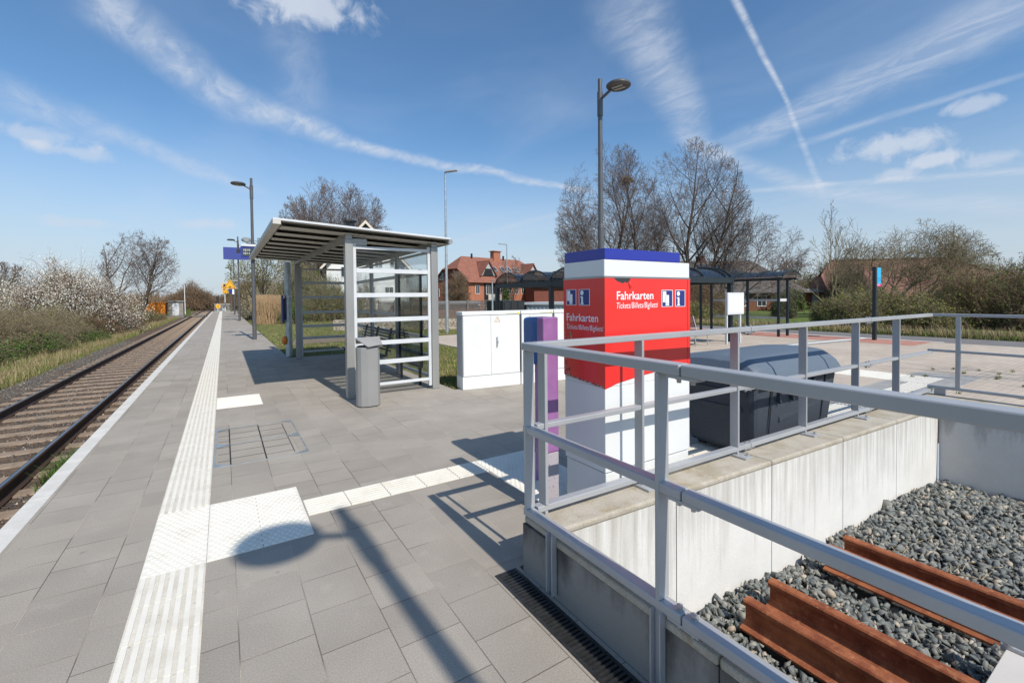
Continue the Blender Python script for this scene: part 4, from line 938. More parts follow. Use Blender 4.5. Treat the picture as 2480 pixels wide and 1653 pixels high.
# ------------------------------------------------------------------ bicycle shelter with four barrel roofs
t = thing('bicycle_shelter', 'dark steel bicycle shelter with four smoked barrel roofs side by side', 'shelter', (12, 12.5, 0))
BX0, BX1 = 9.6, 14.3; BY = [16.25, 14.40, 12.55, 10.70, 8.85]; BZ = 2.14
for x in (BX0, BX1): m = MB(); m.box(x-.05, x+.05, BY[-1]-.06, BY[0]+.06, 1.93, 2.10); m.build('beam', ANTH, t, bevel=.004)
for y in (BY[-1], BY[0]): m = MB(); m.box(BX0+.051, BX1-.051, y-.05, y+.05, 1.95, 2.09); m.build('beam', ANTH, t, bevel=.004)
for x, y in ((BX0, 16.2), (BX0, 12.55), (BX0, 8.9), (BX1, 16.2), (BX1, 12.55), (BX1, 8.9)): m = MB(); m.box(x-.07, x+.07, y-.07, y+.07, .004, 1.929); m.build('post', ANTH, t, bevel=.004)
def barrel(m, y0, y1, x0, x1, z, rise, th=.008, n=14, axis='x'):
    P0 = []
    for i in range(n+1):
        a = PI*(.22+.56*i/n); yy = (y0+y1)/2-math.cos(a)/math.cos(PI*.22)*(y1-y0)/2; zz = z+(math.sin(a)-math.sin(PI*.22))/(1-math.sin(PI*.22))*rise; P0.append((yy, zz))
    vs = []
    for dz in (0, th):
        for x in (x0, x1):
            for yy, zz in P0: vs.append((x, yy, zz+dz) if axis == 'x' else (yy, x, zz+dz))
    k = n+1; fs = []
    for i in range(n):
        fs += [(i, i+1, k+i+1, k+i), (2*k+i, 3*k+i, 3*k+i+1, 2*k+i+1), (i, 2*k+i, 2*k+i+1, i+1), (k+i, k+i+1, 3*k+i+1, 3*k+i)]
    fs += [(0, k, 3*k, 2*k), (n, 2*k+n, 3*k+n, k+n)]
    m.add(vs, fs); return P0
for y1, y0 in zip(BY[:-1], BY[1:]):
    m = MB(); barrel(m, y0+.04, y1-.04, BX0-.10, BX1+.10, BZ, .33); r_ = m.build('barrel_roof', SMOKE, t, smooth=True)
    for x in (BX0-.10, BX0+.95, BX0+2.1, BX0+3.25, BX1-.25, BX1+.06):
        m = MB(); barrel(m, y0+.04, y1-.04, x, x+.045, BZ+.012, .33, .045); m.build('rib', ANTH, r_)
    for yy in (y0+.05, y1-.09): m = MB(); m.box(BX0-.10, BX1+.10, yy, yy+.04, BZ-.045, BZ-.002); m.build('gutter', ANTH, r_)
# small glazed shelter
t = thing('bus_shelter', 'small dark glazed bus shelter with curved roof beside the road', 'shelter', (17.5, 10, 0))
for x, y in ((17.14, 9.95), (17.16, 12.0), (17.9, 8.85), (17.9, 12.0), (17.27, 8.85)): m = MB(); m.box(x-.04, x+.04, y-.04, y+.04, .004, 2.17); m.build('post', ANTH, t, bevel=.004)
m = MB(); m.box(17.05, 17.12, 8.6, 13.2, 2.10, 2.17); m.box(18.0, 18.07, 8.6, 13.2, 2.10, 2.17); m.build('beam', ANTH, t)
m = MB(); barrel(m, 16.9, 18.2, 8.5, 13.3, 2.19, .22, axis='y'); r_ = m.build('curved_roof', SMOKE, t, smooth=True)
for y in (8.5, 9.4, 10.3, 11.2, 12.1, 13.2): m = MB(); barrel(m, 16.9, 18.2, y, y+.05, 2.205, .22, .05, axis='y'); m.build('rib', ANTH, r_)
for z in (1.30, .62):
    m = MB(); m.box(17.945, 17.955, 8.9, 11.95, z, z+.08); m.build('rail', ALU_WHITE, t)
m = MB(); m.box(17.32, 17.86, 8.86, 8.875, 1.30, 1.40); m.build('rail', ALU_WHITE, t)
m = MB(); m.box(17.90, 17.91, 8.95, 11.9, .25, 2.05); m.build('glass_pane', GLASS, t)
# notice board
t = thing('notice_board', 'white framed notice board on two posts by the plaza', 'notice board', (13.8, 8.43, 0))
m = MB(); m.box(13.42, 14.33, 8.43, 8.52, .93, 1.63); m.build('case', ALU_WHITE, t, bevel=.01)
m = MB(); m.box(13.49, 14.26, 8.424, 8.429, 1.0, 1.56); m.build('notice_sheet', TWHITE, t)
m = MB(); rr = random.Random(1)
for i in range(12): x = 13.60+i*.04; z = 1.42+rr.uniform(-.04, .03); m.box(x, x+.012, 8.420, 8.423, z, z+.012)
m.build('notice_marks', BLACKISH, t)
for x in (13.42, 14.16): m = MB(); m.box(x, x+.05, 8.46, 8.52, .004, .929); m.build('post', ALU_WHITE, t)
# bus stop pylon
t = thing('bus_stop_pylon', 'dark bus stop post with light blue panel and pink foot strip', 'bus stop sign', (18.5, 6.32, 0))
m = MB(); m.box(18.30, 18.42, 6.25, 6.35, .004, 2.44); m.build('post', ANTH, t, bevel=.004)
SKYB = mat('light_blue_panel', (.035,.42,.72), .5); PINK = mat('pink_panel', (.62,.03,.22), .5)
m = MB(); m.box(18.421, 18.78, 6.27, 6.33, 1.88, 2.42); pb = m.build('panel', SKYB, t)
for z in (1.99, 2.06): m = MB(); m.box(18.43, 18.77, 6.265, 6.269, z, z+.008); m.build('panel_line', PICTO_BLUE, pb)
m = MB(); m.box(18.44, 18.79, 6.27, 6.33, 1.79, 1.878); pk = m.build('foot_strip', PINK, t)
m = MB(); m.box(18.53, 18.66, 6.264, 6.269, 1.85, 1.862); m.box(18.53, 18.64, 6.264, 6.269, 1.82, 1.832); m.box(18.46, 18.49, 6.264, 6.269, 1.82, 1.86); m.build('strip_marks', TWHITE, pk)
# bench on the plaza
t = thing('plaza_bench', 'bench with reddish brown slats and curved metal legs on the plaza', 'bench', (12.2, 8.8, 0)); BW = mat('brown_bench_slats', (.10,.045,.035), .55)
for k in range(4): m = MB(); m.box(10.9, 12.75, 8.55+k*.11, 8.64+k*.11, .43, .455); m.build('seat_slat', BW, t)
for k in range(3): m = MB(); m.box(10.9, 12.72, 9.03+k*.03, 9.05+k*.03, .55+k*.11, .64+k*.11); m.build('back_slat', BW, t)
for x in (11.1, 12.0, 12.6):
    m = MB(); m.path([(x, 8.60, .42), (x, 8.56, .002)], .016, 8); m.path([(x, 8.95, .42), (x, 9.05, .002)], .016, 8); m.path([(x, 8.6, .42), (x, 8.95, .42), (x, 9.10, .90)], .014, 8); m.build('leg', GALV, t, smooth=True)
# far street lights on galvanised masts
def mast(label, x, y, H, d, arm=.55):
    t = thing('street_light', label, 'street lamp', (x, y, gh(x, y)), 'slim galvanised street lights')
    m = MB(); m.tube((x, y, gh(x, y)), (x, y, H), .075, .038, 14); m.build('pole', GALV, t, smooth=True)
    m = MB(); c = Vector((x, y, H+.02)); e = c+Vector((d[0]*arm, d[1]*arm, .06)); m.bar(c, e, .18, .06); m.build('lamp_head', ALU_GREY, t, bevel=.015)
mast('tall slim galvanised street light behind the shelter, head to the right', 8.62, 19.1, 7.25, (.84, -.54))
mast('slim street light with its head turned left, in front of the brick apartment house', 23.0, 37.0, 6.6, (-.84, .54), .8)
mast('short galvanised post between the bicycle shelter posts', 14.2, 24.6, 2.6, (.8, -.5), .2)

# ------------------------------------------------------------------ houses
BRICK = paver_mat('red_brick', (.40,.135,.075), (.34,.11,.062), (.30,.18,.13), (.30,.18,.13), .24, .08, 0, 0, .010, swap=False, fine=.05)
def wallmat(name, c1, c2, scale):
    return mat(name, c1, .9, col2=c2, nsc=scale, fine=.12, fsc=30)
BR = wallmat('brick_orange', (.42,.165,.095), (.35,.13,.075), 3); BR_D = wallmat('brick_dark', (.20,.062,.040), (.155,.05,.035), 3); BR_B = wallmat('brick_brown', (.20,.085,.05), (.16,.065,.04), 3)
PLASTER = mat('white_plaster', (.80,.80,.78), .9, col2=(.76,.76,.74), nsc=1)
def tilemat(name, c1, c2, pitch=.34):
    m = mat(name, c1, .85, col2=c2, nsc=2.2, nlo=.4, nhi=.6, fine=.15, fsc=9); N = m.node_tree.nodes; L = m.node_tree.links; b = N['Principled BSDF']
    t_ = N.new('ShaderNodeTexCoord'); s = N.new('ShaderNodeSeparateXYZ'); L.new(t_.outputs['Object'], s.inputs[0])
    a = N.new('ShaderNodeMath'); a.operation = 'MULTIPLY'; L.new(s.outputs[2], a.inputs[0]); a.inputs[1].default_value = 1/pitch*1.4
    f = N.new('ShaderNodeMath'); f.operation = 'FRACT'; L.new(a.outputs[0], f.inputs[0])
    bp = N.new('ShaderNodeBump'); bp.inputs['Distance'].default_value = .06; L.new(f.outputs[0], bp.inputs['Height']); L.new(bp.outputs[0], b.inputs['Normal']); return m
TILE_R = tilemat('roof_tiles_red', (.30,.118,.078), (.225,.090,.062)); TILE_B = tilemat('roof_tiles_brown', (.235,.112,.082), (.165,.080,.060), .45); TILE_S = tilemat('roof_slates_grey', (.115,.095,.085), (.085,.072,.068), .3)
WIN = mat('window_dark', (.035,.045,.055), .12, spec=.8); WFR = mat('window_frame_white', (.75,.75,.73), .6); TRIMW = mat('verge_cream', (.70,.66,.56), .8)
PVP = mat('solar_panel', (.030,.035,.05), .18, spec=.8)
class Frame:
    """local house frame: u along the front, v into the depth"""
    def __init__(s, o, u): s.o = Vector((*o, 0)); s.u = Vector((*u, 0)).normalized(); s.v = Vector((-s.u.y, s.u.x, 0))
    def p(s, u, v, z): return s.o+s.u*u+s.v*v+Vector((0, 0, z))
    def box(s, m, u0, u1, v0, v1, z0, z1): return m.add([s.p(a, b, c) for a, b, c in ((u0,v0,z0),(u1,v0,z0),(u1,v1,z0),(u0,v1,z0),(u0,v0,z1),(u1,v0,z1),(u1,v1,z1),(u0,v1,z1))], [(0,3,2,1),(4,5,6,7),(0,1,5,4),(1,2,6,5),(2,3,7,6),(3,0,4,7)])
def slab_face(m, pts, th=.12):
    """a roof plane with real thickness, below its outline"""
    P_ = [Vector(p) for p in pts]; n = (P_[1]-P_[0]).cross(P_[2]-P_[0]).normalized()
    if n.z < 0: n = -n
    m.prism([p for p in P_], -n*th)
def window(fr, parent, u, v, z, w, h, face='u'):
    """frame with a dark pane, on the front (face u, looking towards -v) or on the left gable (face v, looking towards -u)"""
    def bx(m, a, b, c, d, e, f):
        return fr.box(m, a, b, v+e, v+f, c, d) if face == 'u' else fr.box(m, v+e, v+f, a, b, c, d)
    m = MB(); bx(m, u-w/2, u+w/2, z-h/2, z+h/2, -.05, .04); w_ = m.build('window', WFR, parent)
    m = MB(); bx(m, u-w/2+.07, u-.03, z-h/2+.09, z+h/2-.07, -.07, -.052); bx(m, u+.03, u+w/2-.07, z-h/2+.09, z+h/2-.07, -.07, -.052); m.build('pane', WIN, w_)

# brick apartment house
fr = Frame((34.23, 67.14), (.977, .214)); z0 = -2.6; L_, D_ = 19.6, 9.4; ze, zr_ = 4.45, 8.9; zh = 6.45
t = thing('apartment_house', 'red brick apartment house with tiled half-hipped roof and dormer balconies', 'house', tuple(fr.p(L_/2, D_/2, z0)))
m = MB(); fr.box(m, 0, L_, 0, D_, z0, ze); m.build('wall', BR, t)
m = MB(); m.prism([fr.p(.02, .1, ze), fr.p(.02, D_-.1, ze), fr.p(.02, D_-2.6, zh), fr.p(.02, 2.6, zh)], fr.u*(L_-.04)); m.build('attic_wall', BR_D, t)
m = MB(); e = .55; r0, r1 = 2.3, L_-2.9
slab_face(m, [fr.p(-.35, -e, ze-.35), fr.p(L_+.35, -e, ze-.35), fr.p(L_+.35, 2.55, zh+.12), fr.p(r1, D_/2, zr_), fr.p(r0, D_/2, zr_), fr.p(-.35, 2.55, zh+.12)])
slab_face(m, [fr.p(-.35, D_+e, ze-.35), fr.p(L_+.35, D_+e, ze-.35), fr.p(L_+.35, D_-2.55, zh+.12), fr.p(r1, D_/2, zr_), fr.p(r0, D_/2, zr_), fr.p(-.35, D_-2.55, zh+.12)])
slab_face(m, [fr.p(-.36, 2.5, zh+.10), fr.p(-.36, D_-2.5, zh+.10), fr.p(r0, D_/2, zr_+.02)]); slab_face(m, [fr.p(L_+.36, 2.5, zh+.10), fr.p(L_+.36, D_-2.5, zh+.10), fr.p(r1, D_/2, zr_+.02)])
rf = m.build('roof', TILE_R, t)
m = MB(); fr.box(m, 9.6, 11.3, D_/2-.5, D_/2+.5, zr_-.6, zr_+1.25); fr.box(m, 9.4, 11.5, D_/2-.7, D_/2+.7, zr_+1.25, zr_+1.38); m.build('chimney', BR, rf)
def rzv(v): return ze-.35+(v+e)*(zr_-ze+.35)/(D_/2+e)
for u in (5.0, 16.4):                                     # triangular dormers; a flat black sheet paints the balcony shade
    b0 = .8; m = MB(); zb = rzv(b0); zt = zb+2.6; vt = -e+(zt-ze+.35)*(D_/2+e)/(zr_-ze+.35)
    for s in (-1, 1): slab_face(m, [fr.p(u, b0-.45, zt+.1), fr.p(u, vt+.2, zt+.1), fr.p(u+s*2.0, b0+.25, zb-.05), fr.p(u+s*2.0, b0-.45, zb-.05)], .14)
    d_ = m.build('dormer', TILE_R, rf)
    m = MB(); m.prism([fr.p(u-1.72, b0-.15, zb+.05), fr.p(u+1.72, b0-.15, zb+.05), fr.p(u, b0-.15, zt-.15)], fr.v*.1); m.build('dormer_gable', mat_grey, rf)
    m = MB(); m.prism([fr.p(u-1.25, b0-.20, zb+.10), fr.p(u+1.25, b0-.20, zb+.10), fr.p(u+.62, b0-.20, zb+1.25), fr.p(u-.62, b0-.20, zb+1.25)], fr.v*.04); m.build('balcony_shade_sheet', BLACKISH, rf)
for u in (7.9, 9.9, 11.5, 13.3):
    v = 2.15; z = rzv(v)+.10; sl = (fr.v+Vector((0, 0, (zr_-ze+.35)/(D_/2+e)))).normalized(); m = MB(); c = fr.p(u, v, z+.02); nn_ = fr.u.cross(sl).normalized()
    m.obox(c, fr.u*.40, sl*.72, nn_*.06); s_ = m.build('skylight', mat_grey, rf); m = MB(); m.obox(c+nn_*.065*(1 if nn_.z > 0 else -1), fr.u*.30, sl*.60, nn_*.008); m.build('pane', WIN, s_)
for u in (4.3, 10.2, 12.1): m = MB(); fr.box(m, u, u+.25, D_/2-.4, D_/2-.15, zr_-.3, zr_+.55); m.build('vent_pipe', BLACKISH, rf)
for u in (1.95, 7.6, 9.5, 11.3, 13.0, 18.6): 
    window(fr, t, u, 0, 2.95, .95, 1.5); window(fr, t, u, 0, -.35, .95, 1.5)
window(fr, t, 4.3, 0, 2.95, .9, 1.7); window(fr, t, 4.3, 0, -.5, .9, 1.9)
for v in (3.0, 7.6): window(fr, t, v, 0, 5.35, 1.3, 1.25, 'v')
for v in (8.6, 3.0): window(fr, t, v, 0, 2.5, 1.0, 1.4, 'v')
for u0 in (3.4, 14.6):
    m = MB(); fr.box(m, u0, u0+3.0, -.012, -.002, .6, 4.0); fr.box(m, u0, u0+3.0, -.012, -.002, -2.4, -.1); m.build('loggia_shade_sheet', BLACKISH, t)  # thin black sheets on the wall paint the deep shade of the loggias
    m = MB(); fr.box(m, u0, u0+3.1, -1.1, -.02, 1.0, 1.15); b_ = m.build('balcony', GALV, t); m = MB(); fr.box(m, u0, u0+1.45, -1.12, -1.08, 1.18, 2.15); fr.box(m, u0+1.55, u0+3.1, -1.12, -1.08, 1.18, 2.15); m.build('balcony_screen', mat('balcony_cream', (.52,.47,.42), .7) if u0 < 5 else MATS['balcony_cream'], b_)

# white gabled house behind the shelter
zpk, zev = 10.3, 5.6
fr = Frame((9.75, 53.6), (.93, -.36)); W_ = 8.6
t = thing('white_house', 'white rendered gabled house with red roof behind the platform shelter', 'house', tuple(fr.p(W_/2, 5, -1.5)))
m = MB(); m.prism([fr.p(0, 0, -2), fr.p(W_, 0, -2), fr.p(W_, 0, zev), fr.p(W_/2, 0, zpk-.15), fr.p(0, 0, zev)], fr.v*11); m.build('wall', PLASTER, t)
m = MB(); 
for s in (0, 1):
    a_ = (-.6 if s == 0 else W_+.6); sl_ = (zpk-zev)/(W_/2); slab_face(m, [fr.p(W_/2, -.6, zpk+.12), fr.p(W_/2, 11.5, zpk+.12), fr.p(a_, 11.5, zev-.6*sl_+.12), fr.p(a_, -.6, zev-.6*sl_+.12)], .16)
rf = m.build('roof', TILE_R, t)
m = MB()
for s in (-1, 1): m.add([fr.p(W_/2, -.64, zpk+.02), fr.p(W_/2+s*(W_/2+.6), -.64, zev-.6*sl_+.02), fr.p(W_/2+s*(W_/2+.6), -.64, zev-.6*sl_-.30), fr.p(W_/2, -.64, zpk-.34)], [(0,1,2,3)])
m.build('bargeboard', TRIMW, rf)
m = MB(); m.prism([fr.p(W_/2-1.7, -.03, zpk-1.95), fr.p(W_/2+1.7, -.03, zpk-1.95), fr.p(W_/2, -.03, zpk-.28)], fr.v*.02); m.build('timber_gable', mat('grey_timber', (.20,.18,.165), .9), t)
m = MB(); fr.box(m, W_/2-2.6, W_/2-1.7, 2.6, 3.4, zpk-1.8, zpk+.35); fr.box(m, W_/2-2.8, W_/2-1.5, 2.4, 3.6, zpk+.36, zpk+.50); m.build('chimney', ANTH, rf)
for u, z, w, h in ((4.6,5.6,.9,1.1),(5.6,5.6,.9,1.1),(7.3,5.6,1.0,1.1),(2.0,4.6,1.0,1.2),(4.5,2.55,1.3,.75),(6.7,2.55,1.0,.75),(2.2,1.6,1.2,1.3)): window(fr, t, u, 0, z, w, h)
# low terracotta outbuilding in front of it
fr = Frame((12.2, 38.8), (.80, -.60)); t = thing('outbuilding', 'low terracotta outbuilding with flat grey roof seen through the shelter glass', 'shed', tuple(fr.p(3, 2, -1)))
m = MB(); fr.box(m, 0, 7.2, 0, 3, -1.5, 1.0); m.build('wall', BR, t); m = MB(); fr.box(m, -.2, 7.4, -.3, 3.2, 1.0, 1.22); m.build('roof', mat_grey, t)

# farmhouse with the slate roof
fr = Frame((39.2, 27.6), (.905, -.425)); L_, D_ = 11.0, 8.5; ze, zr_ = 2.0, 5.25
t = thing('slate_roofed_house', 'brick farmhouse with large grey roof and solar panels behind the bus shelter', 'house', tuple(fr.p(L_/2, D_/2, 0)))
m = MB(); fr.box(m, 0, L_, 0, D_, -1, ze); m.prism([fr.p(.05, .1, ze), fr.p(.05, D_-.1, ze), fr.p(.05, D_/2, zr_-.15)], fr.u*(L_-3)); m.build('wall', BR_B, t)
m = MB(); slab_face(m, [fr.p(-.5, -.7, ze-.25), fr.p(L_+.6, -.7, ze-.25), fr.p(L_-2.6, D_/2, zr_), fr.p(-.5, D_/2, zr_)]); slab_face(m, [fr.p(-.5, D_+.7, ze-.25), fr.p(L_+.6, D_+.7, ze-.25), fr.p(L_-2.6, D_/2, zr_), fr.p(-.5, D_/2, zr_)])
slab_face(m, [fr.p(L_+.6, -.7, ze-.25), fr.p(L_+.6, D_+.7, ze-.25), fr.p(L_-2.6, D_/2, zr_+.01)]); rf = m.build('roof', TILE_S, t)
sl = (fr.v*(D_/2+.7)+Vector((0, 0, zr_-ze+.25))).normalized(); nn_ = fr.u.cross(sl)
m = MB(); m.obox(fr.p(3.6, 2.2, ze-.25+(2.2+.7)*(zr_-ze+.25)/(D_/2+.7))+nn_*.1, fr.u*2.0, sl*1.5, nn_*.03); m.build('solar_panel', PVP, rf)
m = MB(); fr.box(m, 2.2, 2.9, D_/2-.3, D_/2+.3, zr_-.4, zr_+.5); m.build('chimney', BR_D, rf)
for u in (2.0, 4.4, 6.6, 8.8): window(fr, t, u, 0, .95, 1.0, 1.1)
# low flat-roofed brick building
fr = Frame((48.5, 25.5), (.85, -.53)); t = thing('flat_roofed_building', 'low brick building with flat grey roof beyond the green field', 'building', tuple(fr.p(4, 3, 0)))
m = MB(); fr.box(m, 0, 9, 0, 6, -1, 1.75); m.build('wall', BR, t); m = MB(); fr.box(m, -4.5, 9.5, -.8, 6.5, 1.75, 2.1); m.build('roof', mat_grey, t)
m = MB(); fr.box(m, 4.2, 4.9, -.05, -.01, -.2, 1.5); m.build('door', WFR, t); m = MB(); m.ell(tuple(fr.p(6.6, 1, 2.45)), .30, .30, .30, 10, 6); m.build('satellite_dish', WFR, t)
# red tiled house on the right
fr = Frame((49.6, 20.0), (.66, -.751)); L_, D_ = 13.0, 9.5; ze, zr_ = 1.0, 5.0
t = thing('red_roofed_house', 'long house with big brown-red tiled roof behind the spreading tree', 'house', tuple(fr.p(L_/2, D_/2, 0)))
m = MB(); fr.box(m, 0, L_, 0, D_, -1, ze+.3); m.prism([fr.p(L_-.05, .1, ze), fr.p(L_-.05, D_-.1, ze), fr.p(L_-.05, D_-3.2, zr_-1.6), fr.p(L_-.05, 3.2, zr_-1.6)], -fr.u*(L_-.1)); m.build('wall', BR_B, t)
m = MB(); slab_face(m, [fr.p(-.5, -.8, ze-.35), fr.p(L_+.5, -.8, ze-.35), fr.p(L_+.5, 2.6, zr_-1.55), fr.p(L_-2.2, D_/2, zr_), fr.p(1.0, D_/2, zr_), fr.p(-.5, 2.6, zr_-1.55)])
slab_face(m, [fr.p(L_+.51, 2.5, zr_-1.56), fr.p(L_+.51, D_-2.5, zr_-1.56), fr.p(L_-2.2, D_/2, zr_+.01)]); slab_face(m, [fr.p(-.5, D_+.8, ze-.35), fr.p(L_+.5, D_+.8, ze-.35), fr.p(L_+.5, D_-2.6, zr_-1.55), fr.p(L_-2.2, D_/2, zr_), fr.p(1.0, D_/2, zr_)])
rf = m.build('roof', TILE_B, t)
m = MB(); m.bar(fr.p(L_-2.2, D_/2, zr_+.05), fr.p(L_+.5, 2.6, zr_-1.5), .25, .14); m.bar(fr.p(1.0, D_/2, zr_+.05), fr.p(L_-2.2, D_/2, zr_+.05), .22, .12); m.build('ridge_tiles', TILE_R, rf)
for u in (3.0, 7.0): window(fr, t, u, 0, .3, 1.2, 1.0)
# brick house far right of the apartment house
fr = Frame((47.0, 64.0), (.95, -.30)); t = thing('brick_house', 'darker brick house with white windows right of the apartment house', 'house', tuple(fr.p(5, 4, -2)))
m = MB(); fr.box(m, -1.5, 14, 0, 8, -3, 3.4); m.build('wall', BR_D, t); m = MB(); slab_face(m, [fr.p(-2, -.6, 3.3), fr.p(14.5, -.6, 3.3), fr.p(14.5, 4, 6.1), fr.p(0, 4, 6.1)]); slab_face(m, [fr.p(-2, 8.6, 3.3), fr.p(14.5, 8.6, 3.3), fr.p(14.5, 4, 6.1), fr.p(0, 4, 6.1)]); m.build('roof', tilemat('roof_tiles_dull', (.26,.17,.12), (.21,.14,.10)), t)
for u in (2.5, 6.5, 9.5): window(fr, t, u, 0, -.6, 1.3, 1.3)
# garden fence, low stone wall, sheds
fr = Frame((13.2, 32.4), (.48, -.877)); t = thing('wooden_fence', 'weathered horizontal-slat garden fence left of the bicycle shelter', 'fence', tuple(fr.p(2.5, 0, 0))); FW = mat('weathered_wood', (.27,.235,.21), .9, col2=(.20,.17,.15), nsc=6)
for k in range(-3, 4):
    a_ = k*1.75; m = MB(); fr.box(m, a_+.06, a_+1.69, -.02, .02, 1.30, 1.36); fr.box(m, a_+.06, a_+1.69, -.02, .02, .0, .06)
    for i in range(11): fr.box(m, a_+.06, a_+1.69, -.012+(.012 if i % 2 else -.004), .006+(.012 if i % 2 else -.004), .10+i*.108, .185+i*.108)
    m.build('slat_panel', FW, t)
for k in range(-3, 5): m = MB(); a_ = k*1.75; fr.box(m, a_-.05, a_+.05, -.06, .04, -.1, 1.42); m.build('post', FW, t)
fr = Frame((5.5, 23.6), (.85, -.52)); t = thing('stone_gabion_wall', 'low pale gabion stone wall in front of the garden fence', 'wall', tuple(fr.p(3, 0, 0)))
m = MB(); fr.box(m, -1, 7.0, 0, .45, -.1, .50); m.build('stone_fill', mat('gabion_stone', (.50,.43,.34), .9, col2=(.24,.19,.15), nsc=9, nlo=.42, nhi=.58, fine=.2, fsc=40, bump=.03, bsc=12), t)
t = thing('storage_shed', 'dark anthracite metal shed between the bicycle shelter posts', 'shed', (15.0, 24.0, 0)); m = MB(); m.box(14.6, 16.2, 24, 26, -.1, 1.35); m.build('body', ANTH, t); m = MB()
for k in range(3): m.box(14.7+k*.5, 15.1+k*.5, 23.97, 23.995, 0, 1.28)
m.build('door', GRATE_M, t)
fr = Frame((17.3, 25.4), (.45, -.893)); t = thing('grey_container_wall', 'long pale grey corrugated container behind the bicycle shelter', 'container', tuple(fr.p(3, 1, 0)))
m = MB(); fr.box(m, 0, 6.5, 0, 2.4, -.1, 1.05); x = 0
while x < 6.4: fr.box(m, x+.1, x+.2, -.03, -.001, 0, 1.0); x += .3
m.build('body', mat('container_grey', (.42,.45,.47), .7), t); m = MB(); fr.box(m, -.1, 6.6, -.1, 2.5, 1.05, 1.22); m.build('roof', ALU_WHITE, t)
# things by the level crossing, far left
t = thing('orange_shed', 'bright orange sheet-metal shed half hidden by the brushwood', 'shed', (-8.6, 84, -.8)); OR = mat('orange_sheet', (.80,.24,.012), .6)
m = MB(); m.box(-9.6, -7.05, 82, 85, -.8, 1.25); m.build('body', OR, t); m = MB(); m.box(-9.7, -6.95, 81.9, 85.1, 1.25, 1.36); m.build('roof', OR, t)
t = thing('relay_hut', 'small grey concrete relay hut beside the orange shed', 'hut', (-5.9, 84, -.8)); m = MB(); m.box(-6.75, -5.0, 83, 85, -.8, 1.45); m.build('wall', mat('hut_concrete', (.33,.30,.27), .9, col2=(.24,.22,.20), nsc=2), t); m = MB(); m.box(-6.3, -5.5, 82.95, 82.99, -.7, 1.2); m.build('door', ALU_WHITE, t); m = MB(); m.box(-6.85, -4.9, 82.8, 85.2, 1.45, 1.55); m.build('roof', mat_grey, t)
t = thing('crossing_barrier', 'white raised level crossing barrier with its green drive cabinet', 'barrier', (-4.4, 82.6, -.7)); m = MB(); m.box(-4.6, -4.15, 82.4, 82.9, -.8, .35); m.build('cabinet', LEAF_D, t); m = MB(); m.tube((-4.75, 82.6, -.4), (-4.78, 82.6, 3.9), .055, .035, 8); m.build('boom', TWHITE, t)
t = thing('track_signal', 'small black track signal head far down the line', 'signal', (-1.0, 118, -.8)); m = MB(); m.box(-1.25, -.75, 117.9, 118, 1.0, 2.5); m.build('head', BLACKISH, t); m = MB(); m.tube((-1, 118, -.8), (-1, 118, 1.0), .06, n=8); m.build('mast', ALU_WHITE, t)
# ------------------------------------------------------------------ vegetation
def tubes(name, P0, P1, R0, R1, mt, parent, sides=3, smooth=False):
    P0, P1 = np.asarray(P0, float), np.asarray(P1, float); R0, R1 = np.asarray(R0, float), np.asarray(R1, float); n = len(P0)
    d = P1-P0; L = np.linalg.norm(d, axis=1)[:, None]; d = d/np.maximum(L, 1e-6)
    h = np.where(np.abs(d[:, 2:3]) < .9, np.array([[0, 0, 1.]]), np.array([[1., 0, 0]])); u = np.cross(d, h); u /= np.linalg.norm(u, axis=1)[:, None]; w = np.cross(d, u)
    V = np.zeros((n, 2*sides, 3))
    for i in range(sides):
        a = 2*math.pi*i/sides; off = u*math.cos(a)+w*math.sin(a)
        V[:, i] = P0+off*R0[:, None]; V[:, sides+i] = P1+off*R1[:, None]
    base = (np.arange(n)*2*sides)[:, None]; F = []
    for i in range(sides): j = (i+1) % sides; F.append(np.concatenate([base+i, base+j, base+sides+j, base+sides+i], 1))
    return np_mesh(name, V.reshape(-1, 3), np.concatenate(F), mt, parent, smooth)
def quads(P, s, rngl, up_bias=.0):
    """random small quads centred on P"""
    n = len(P); a = rngl.normal(size=(n, 3)); a /= np.linalg.norm(a, axis=1)[:, None]; b = rngl.normal(size=(n, 3)); b -= a*(a*b).sum(1)[:, None]; b /= np.linalg.norm(b, axis=1)[:, None]
    s = (s*rngl.uniform(.6, 1.3, n))[:, None]; V = np.stack([P-a*s-b*s*.5, P+a*s*.2-b*s*.7, P+a*s+b*s*.4, P-a*s*.1+b*s*.7], 1)
    return V.reshape(-1, 3), np.arange(4*n).reshape(-1, 4)
